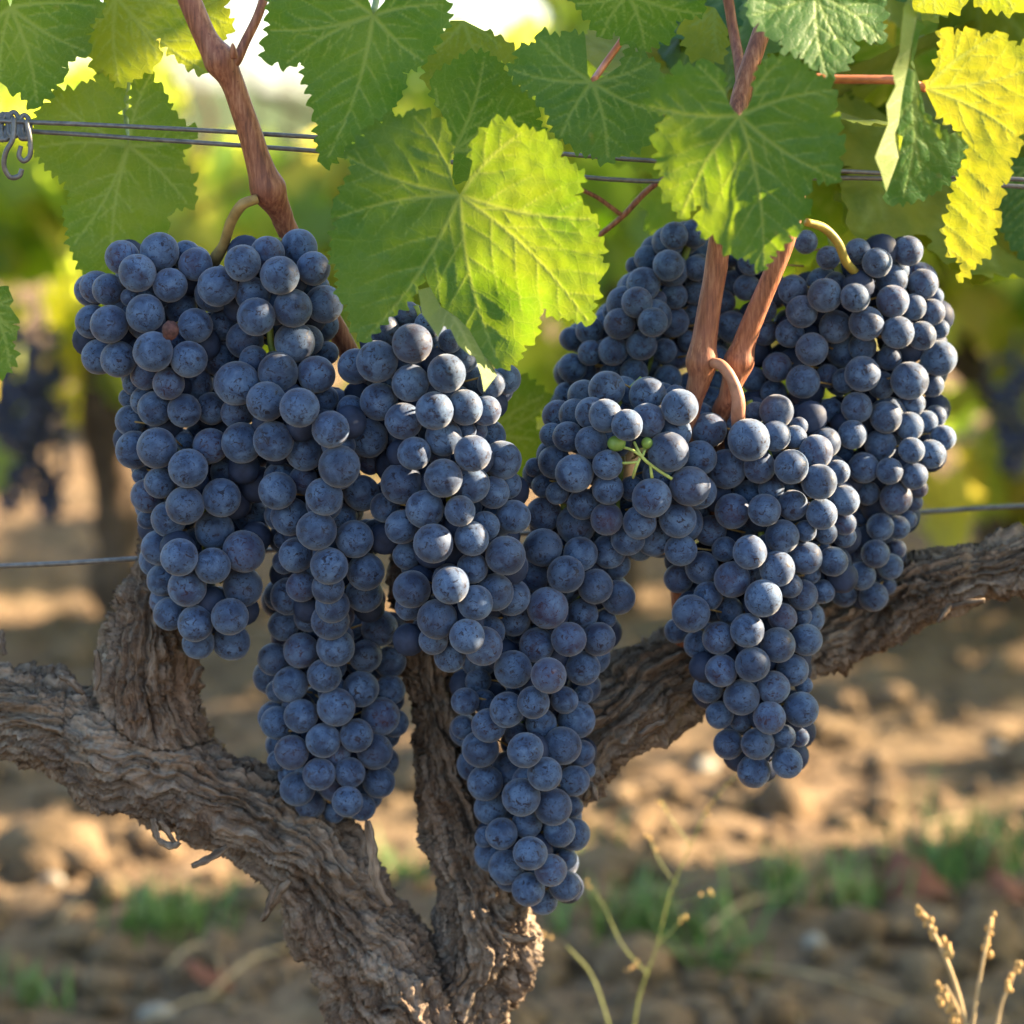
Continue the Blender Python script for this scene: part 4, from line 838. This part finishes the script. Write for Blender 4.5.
for i, (px, py, y, yel) in enumerate(spots):
    p = U(px, py, y)
    if not unshaded(np.array(p)-[0, 0, .035], .078): continue
    root = empty('grape_leaf', p, 'dim green leaf deep in the top of the canopy behind the sharp leaves', 'leaf', 'shaded leaves at the back of the canopy')
    root.rotation_euler = (rs.gauss(.15, .5), rs.gauss(0, .7)+math.pi, rs.gauss(.1, .7))
    b = link('blade', gb[i % 3], root); b.color = (yel, 0, 0, 1)

def cloud_points(x, y, seed, n, zlo, zhi, wx, wy, skip, lsz):
    r_ = np.random.default_rng(seed)
    C = np.stack([r_.normal(0, .5, n)*wx, r_.normal(0, .42, n)*wy, zlo+(zhi-zlo)*r_.beta(1.3, 1.3, n)], -1)
    C = C[fbm(C*3.2+seed, 2) > -.16]+np.array([x, y, 0])
    if skip is not None: C = C[~skip(C)]
    return C, orient(len(C), r_), r_.uniform(*lsz, len(C))
def vine_far(x, y, seed, n, zlo, zhi, wx, wy, label, group, skip=None, lits=None, lsz=(.09, .14), tone=.5, trunk=True, cloud=None, woff=0.0, pr=.45, arms_on=True):
    r_ = np.random.default_rng(seed); root = empty('grapevine', (x, y, 0), label, 'grapevine', group)
    C, nx, sz = cloud if cloud is not None else cloud_points(x, y, seed, n, zlo, zhi, wx, wy, skip, lsz)
    if lits is not None: k_ = prune(C, nx, sz*pr, lits); C, nx, sz = C[k_], nx[k_], sz[k_]
    if len(C):
        V, F, m = leaf_cloud(C, sz, r_, nx); me = mesh('foliage', V, F, FARLEAF, False)
        tn = np.repeat(np.clip(r_.normal(tone, .25, len(C))+.25*fbm(C*2.5+9, 2), 0, 1), m).astype(np.float32)
        at = me.attributes.new('tone', 'FLOAT', 'POINT'); at.data.foreach_set('value', tn); relparent(link('foliage', me), root)
    if trunk:
        y = y+woff; hz = zlo+(.12 if arms_on else .28); lean = r_.normal(0, .05)
        rows = [(x, y, -.05), (x+lean*.3, y, .12), (x-lean*.3, y, hz*.6), (x+lean, y, hz), (x+lean*1.5, y, hz+.12)]
        P = spline(rows, 5); v, f = tube(P, np.linspace(.040, .028, len(P))*(1+.15*r_.normal(size=len(P))), 10)
        arms = [(v, f)]
        for sgn in ((-1, 1) if arms_on else ()):
            A = spline([(x+lean, y, hz), (x+sgn*.15, y, hz+.08), (x+sgn*.42, y+.02, hz+.09), (x+sgn*.6, y, hz+.1)], 4); arms.append(tube(A, np.linspace(.026, .015, len(A)), 8))
        for j in range(6):
            xx = x+r_.uniform(-.55, .55); A = spline([((x+lean, y, hz+.03) if not arms_on else (xx, y, hz+.08)), (xx+r_.normal(0, .05), y+r_.normal(0, .06), (hz+zhi)/2), (xx+r_.normal(0, .12), y+r_.normal(0, .12), zhi)], 4); arms.append(tube(A, np.linspace(.006, .003, len(A)), 6))
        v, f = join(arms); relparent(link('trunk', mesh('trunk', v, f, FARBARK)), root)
    return root
def bunch_far(x, y, z, label, seed, L=.17, Wd=.05):
    r_ = np.random.default_rng(seed); parts = []
    for i in range(70):
        t = r_.uniform(0, 1); w = Wd*(1-.75*t); a = r_.uniform(0, 6.28); rr = w*math.sqrt(r_.uniform(.3, 1))
        parts.append(blob((x+rr*math.cos(a), y+rr*math.sin(a), z-t*L), .0085, 8, 6))
    parts.append(tube([(x, y, z+.04), (x, y, z), (x, y, z-L*.97)], [.002, .004, .004], 6))
    v, f = join(parts); o = link('grape_bunch', mesh('grape_bunch', v, f, FARGRAPE)); o.location = (0, 0, 0); tag(o, label, 'grapes'); return o
# unseen canopy right of the frame, shaped and filled with added leaves for shade
def shading_row(specs, lits, shades, span, rr_, label, group, lsz, skip, tone, woff=0.0):
    cl = [cloud_points(*sp[:8], skip, lsz) for sp in specs]
    C = np.vstack([c[0] for c in cl]); nx = np.vstack([c[1] for c in cl]); sz = np.concatenate([c[2] for c in cl])
    k_ = prune(C, nx, sz*.52, lits); C, nx, sz = C[k_], nx[k_], sz[k_]
    C, nx, sz = shade_fill(C, nx, sz, shades, lits, span, rr_, np.random.default_rng(9))
    own = np.argmin(np.abs(C[:, 0:1]-np.array([[sp[0] for sp in specs]])), axis=1)
    for i, sp in enumerate(specs): vine_far(*sp, label, group, tone=tone, cloud=(C[own == i], nx[own == i], sz[own == i]), woff=woff)
shading_row([(.95, .22, 40, 620, .42, 1.75, .85, .62), (1.75, .26, 41, 620, .42, 1.75, .85, .62), (2.7, .30, 42, 420, .42, 1.75, .85, .62)], LIT, SHADE, (.42, 1.5), (.020, .034),
    'unseen neighbouring vine outside the picture, leaves added to shade the bunches', 'vines of the front row', (.07, .11), lambda C: (C[:, 0] < .36+.10*np.clip(C[:, 1], 0, 1)), .4, -.40)
vine_far(-1.15, .05, 47, 240, .55, 1.35, .8, .5, 'unseen neighbouring vine outside the picture, leaves added to shade the bunches', 'vines of the front row', skip=lambda C: C[:, 0] > -.42)
# second row: low vines across the view, unseen tall ones added at right to shade the alley
ROW2 = 2.72
def gap2(C):                                         # an opening at left through which the hill shows
    px = 512+C[:, 0]/(C[:, 1]+1)*FPX; py = 150+(.7-C[:, 2])/(C[:, 1]+1)*FPX
    return ((px > 165) & (px < 345) & (py < 185)) | ((px < 160) & (py < 120)) | ((px > 345) & (px < 560) & (py < 60)) | ((px > 60) & (px < 200) & (py > 410))
LB2 = ['nearest background vine at left with dark bunches and a leaning trunk', 'nearest background vine in the middle, seen between the bunches', 'nearest background vine at the right edge with its dark trunk']
for i, x in enumerate((-.62, .16, .79)):
    vine_far(x, ROW2, 60+i, (620, 620, 1100)[i], (.24, .30, .12)[i], (.98, .98, 1.05)[i], (.66, .66, .8)[i], .30, LB2[i], 'vines of the second row', skip=gap2, lits=(LITG[::4], LITG[::3], None)[i], pr=.30, tone=.66, arms_on=False)
for i, x in enumerate((-1.5, -2.4, -3.3)): vine_far(x, ROW2, 70+i, 260, .30, 1.0, .7, .35, 'blurred vine of the second row outside the picture at left', 'vines of the second row at left', tone=.55)
shading_row([(x, ROW2+.25, 80+i, 420, .10, 2.1, .8, 1.25) for i, x in enumerate((2.0, 2.75, 3.5, 4.25, 5.0, 5.75))], np.vstack([LITG, LITR]), SHG, (1.8, 5.5), (.05, .10),
    'unseen tall bushy vine added at right to shade the alley', 'vines of the second row at right', (.11, .16), lambda C: C[:, 0] < 1.45, .45)
for i, (px, py, d) in enumerate(((12, 345, .0), (38, 350, .1), (25, 395, .05), (47, 430, .1), (8, 420, .0), (1016, 385, 0))):
    p = U(px, py-25, ROW2-.25+d)
    bunch_far(p.x, p.y, p.z, ['dark blurred bunch nearest the left edge, upper', 'dark blurred bunch beside the background trunk, upper right of its group', 'dark blurred bunch in the middle of the left background group', 'pale sunlit blurred bunch, lowest in the left background group', 'dark blurred bunch nearest the left edge, lower', 'dark blurred bunch on the background vine at right', 'dark blurred bunch cut by the right edge'][i], 100+i)
# rows farther back
for j, (y, nrow, half) in enumerate(((5.4, 230, 2), (8.1, 200, 3), (10.8, 170, 3), (13.5, 150, 4), (16.5, 130, 5), (20, 120, 5))):
    for i in range(-half, half+4):
        x = i*(.95 if j < 3 else 1.3)+.3*(j % 2)
        if abs(x) > .2117*(y+1)+.9: continue
        vine_far(x, y, 200+j*20+i, int(nrow*.75), .30, 1.0+.03*j, .62, .26, 'small blurred yellow-green vine in the rows beyond the nearest background vines', 'vines of the far rows', tone=.66, lsz=(.12, .18),
                 skip=(lambda C: ((512+C[:, 0]/(C[:, 1]+1)*FPX > 165) & (512+C[:, 0]/(C[:, 1]+1)*FPX < 340) & (150+(.7-C[:, 2])/(C[:, 1]+1)*FPX < 152))))

# ------------------------------------------------------------------ weeds, grass, straw, stones on the ground
def gz(x, y): return float(ground_h(np.array([x]), np.array([y]))[0])
def tuft(px, py, nb, h, spread, label, seed, mat=GRASS):
    r_ = random.Random(seed); c = G(px, py); parts = []
    for i in range(nb):
        a = r_.uniform(0, 6.28); d = spread*min(1.25, abs(r_.gauss(0, .7))); x, y = c.x+d*math.cos(a), c.y+d*math.sin(a)*.6; z = gz(x, y)-.004; hh = h*r_.uniform(.4, 1.7); ln = r_.uniform(.2, .9); b_ = r_.uniform(0, 6.28); w = r_.uniform(.0012, .003)
        P = [(x+math.cos(b_)*hh*ln*t*t, y+math.sin(b_)*hh*ln*t*t, z+hh*(t-.35*ln*t*t)) for t in (0, .3, .6, .85, 1)]
        Vv, Ff = [], []; sx, sy = -math.sin(b_), math.cos(b_)
        for k_, p in enumerate(P):
            ww = w*(1, .95, .75, .4, .05)[k_]; Vv += [(p[0]-sx*ww, p[1]-sy*ww, p[2]), (p[0], p[1], p[2]-ww*.6), (p[0]+sx*ww, p[1]+sy*ww, p[2])]
        for k_ in range(4):
            for s_ in (0, 1): Ff.append((3*k_+s_, 3*k_+s_+1, 3*k_+4+s_, 3*k_+3+s_))
        parts.append((Vv, Ff))
    v, f = join(parts); o = link('grass_tuft', mesh('grass_tuft', v, f, mat)); tag(o, label, 'grass tuft', 'grass tufts on the soil'); return o
tuft(165, 900, 80, .045, .055, 'green grass tuft below the left vine arm', 1)
tuft(232, 880, 50, .03, .05, 'thin sparse grass right of the left tuft', 2); tuft(400, 860, 60, .04, .05, 'grass tuft showing in the fork of the trunk', 3)
tuft(640, 930, 100, .055, .09, 'wide green grass patch right of the trunk, under the weed stalk', 4); tuft(720, 960, 40, .04, .05, 'low grass right of the wide patch', 5)
tuft(955, 868, 60, .075, .07, 'tall grass tuft at the right side', 6); tuft(1010, 860, 50, .06, .06, 'grass tuft cut by the right edge', 7); tuft(850, 905, 40, .05, .06, 'sparse grass tuft left of the dead red leaf', 8)
tuft(780, 900, 24, .05, .05, 'few thin grass blades below the large right bunch', 9); tuft(25, 970, 24, .04, .03, 'small grass sprig in the lower left corner', 10); tuft(560, 850, 30, .04, .05, 'grass sprig just right of the lowest bunch', 11)
gcov = []
r_ = random.Random(77)
def straw(a, b_, r, label, seed, bend=.01):
    r *= .6; A, Bq = G(*a), G(*b_); A.z = gz(A.x, A.y)+.008; Bq.z = gz(Bq.x, Bq.y)+.010; M_ = (A+Bq)/2+Vector((0, 0, bend)); M_.z = max(M_.z, gz(M_.x, M_.y)+.008)
    v, f = tube(spline([A, M_, Bq], 6), [r*(1-.5*abs(t-.4)) for t in np.linspace(0, 1, 13)], 7); o = link('straw', mesh('straw', v, f, STRAW)); tag(o, label, 'straw', 'dry straws on the soil')
straw((700, 958), (905, 990), .0028, 'long pale straw lying right of the weed stalk', 1); straw((700, 935), (780, 905), .0040, 'short thick straw above the long pale one', 2)
straw((165, 955), (215, 940), .003, 'pale straw in the lower left, upper of the crossed ones', 3); straw((205, 985), (290, 930), .003, 'pale straw slanting toward the trunk', 4); straw((140, 1000), (240, 975), .0022, 'pale straw lowest at left', 5)
straw((210, 940), (222, 965), .0022, 'short upright-looking straw at left', 6); straw((905, 830), (1000, 800), .003, 'straw leaning in the grass at right', 7); straw((760, 985), (800, 1020), .0022, 'short straw under the long pale straw', 8); straw((60, 900), (85, 880), .003, 'curled straw left of the grass tuft', 9)
for i, (px, py, s, lab) in enumerate(((772, 808, .009, 'small white stone below the large right bunch'), (622, 822, .012, 'grey stone right of the lowest bunch'), (1000, 730, .012, 'grey stone at the right edge'), (705, 760, .014, 'grey stone left of the large right bunch tip'),
    (640, 870, .012, 'small stone above the wide grass patch'), (155, 980, .014, 'grey stone in the lower left'), (815, 940, .012, 'small stone by the long straw'), (50, 850, .011, 'stone near the left edge'))):
    c = G(px, py); v, f = blob((0, 0, 0), s, 14, 9, (1.25, .9, .7)); v = np.array(v); v = v*(1+.35*fbm(v*60+i*7, 2)[:, None]); o = link('stone', mesh('stone', v, f, STONE)); o.location = (c.x, c.y, gz(c.x, c.y)+s*.3); o.rotation_euler = (0, 0, i*1.3); tag(o, lab, 'stone', 'stones on the soil')
for px, py, sz, rz, lab in ((905, 890, .06, .4, 'curled dead red-brown leaf on the soil at right'), (205, 968, .04, 2.0, 'dead red-brown leaf on the soil at lower left'), (1005, 900, .035, 1.1, 'dead brown leaf near the right edge')):
    c = G(px, py); v = [(x*sz, (y-.4)*sz, .18*sz*math.sin(4*x)+.25*sz*y*y) for x, y in SHP]+[(0, -.1*sz, .02*sz)]; k_ = len(SHP)
    o = link('dead_leaf', mesh('dead_leaf', v, [(k_, i, (i+1) % k_) for i in range(k_)], DEADLEAF)); o.location = (c.x, c.y, gz(c.x, c.y)+.018); o.rotation_euler = (.3, .1, rz); tag(o, lab, 'dead leaf', 'dead leaves on the soil')
    so_ = o.modifiers.new('thick', 'SOLIDIFY'); so_.thickness = .0008
# loose soil clods: countless
parts = []; rc = np.random.default_rng(21)
for i in range(900):
    q_ = G(rc.uniform(-80, 1100), rc.uniform(590, 1060)); s = rc.gamma(2.0, .0045)+.004; z = gz(q_.x, q_.y)
    v, f = blob((0, 0, 0), s, 8, 6, (rc.uniform(.8, 1.3), rc.uniform(.8, 1.3), rc.uniform(.6, .9))); v = np.array(v); v = v*(1+.4*fbm(v*70+i*3.1, 2)[:, None])+np.array([q_.x, q_.y, z+s*.25]); parts.append((v, f))
v, f = join(parts); tag(link('soil_clods', mesh('soil_clods', v, f, SOIL)), 'loose crumbly soil clods between the rows', 'soil', None, 'stuff')
# weed stalk and seed heads near the vine
def stalk_plant(name, label, cat, stems, beads, y, mat, seedm, bead=3.2, down=.55):
    a = stems[0][0]; root = empty(name, U(a[0], a[1], y), label, cat)
    for st_ in stems:
        v, f = pxtube([(x, yy, y+dz, r) for x, yy, dz, r in st_], 6, 7); relparent(link('stem', mesh('stem', v, f, mat)), root)
    r_ = random.Random(len(label))
    for (x, yy, nb, dx, dy) in beads:
        parts = []
        for i in range(nb):
            t = i/max(1, nb-1); p = U(x+dx*t+r_.uniform(-3.5, 3.5), yy+dy*t+r_.uniform(-2, 2), y+r_.uniform(-.003, .003)); parts.append(blob(p, bead*PX*(1+y)*r_.uniform(.7, 1.25), 8, 6, (.85, .85, 1.25)))
        v, f = join(parts); relparent(link('seed_head', mesh('seed_head', v, f, seedm)), root)
    return root
stalk_plant('weed_stalk', 'thin green-yellow weed stalk rising right of the trunk toward the large bunch', 'weed', [[(612, 1220, .02, 1.42), (630, 1080, .01, 1.35), (637, 1005, 0, 1.27), (657, 945, 0, 0.68), (669, 895, 0, 1.01), (691, 845, 0, 0.60), (708, 808, 0, 0.60), (735, 776, 0, 0.68)],
 [(648, 975, 0, 0.60), (622, 945, .01, 0.60), (603, 905, .015, 0.75), (585, 880, .02, 0.52)], [(676, 885, 0, 0.68), (660, 862, .0, 0.52), (648, 835, .005, 0.75)], [(668, 905, 0, 0.68), (690, 900, -.005, 0.52), (712, 892, -.005, 0.75)], [(690, 845, 0, 0.60), (672, 820, .0, 0.60), (660, 800, .005, 0.68)],
 [(655, 948, 0, 0.68), (672, 930, -.003, 0.90), (685, 915, -.003, 0.75)], [(626, 1090, 0, 0.60), (596, 985, .02, 0.83), (566, 945, .02, 0.60)]],
 [(706, 815, 3, 4, -8), (716, 800, 6, 19, -24), (648, 836, 4, 5, 12), (700, 896, 4, 14, -4), (660, 802, 4, 6, 10), (629, 972, 6, 8, -10), (586, 881, 3, 6, 8), (684, 916, 3, -6, 7), (541, 931, 3, 8, 5)], .28, WEED, SEED, 1.7)
stalk_plant('dry_seed_plant', 'golden dry seed heads in the lower right corner', 'dry plant', [[(975, 1260, .01, 3.0), (968, 1060, 0, 2.8), (962, 1010, 0, 2.6), (950, 970, 0, 2.4), (936, 938, 0, 2), (921, 910, 0, 1.4)], [(968, 1060, 0, 2.4), (976, 1000, -.004, 2), (984, 955, -.006, 1.7), (991, 917, -.006, 1.2)],
 [(966, 1040, 0, 2), (958, 1010, .004, 1.6), (945, 985, .006, 1.2)], [(985, 1100, 0, 2.2), (1000, 1010, .003, 1.7), (1010, 985, .004, 1.4), (1017, 962, .004, 1)]],
 [(918, 908, 8, 14, 20), (926, 925, 6, 22, 28), (992, 914, 9, -5, 40), (940, 985, 11, 18, 38), (1018, 962, 8, -10, 30), (945, 940, 4, 3, 14), (938, 1000, 6, 20, 24)], .13, STRAW, SEED, 3.2)
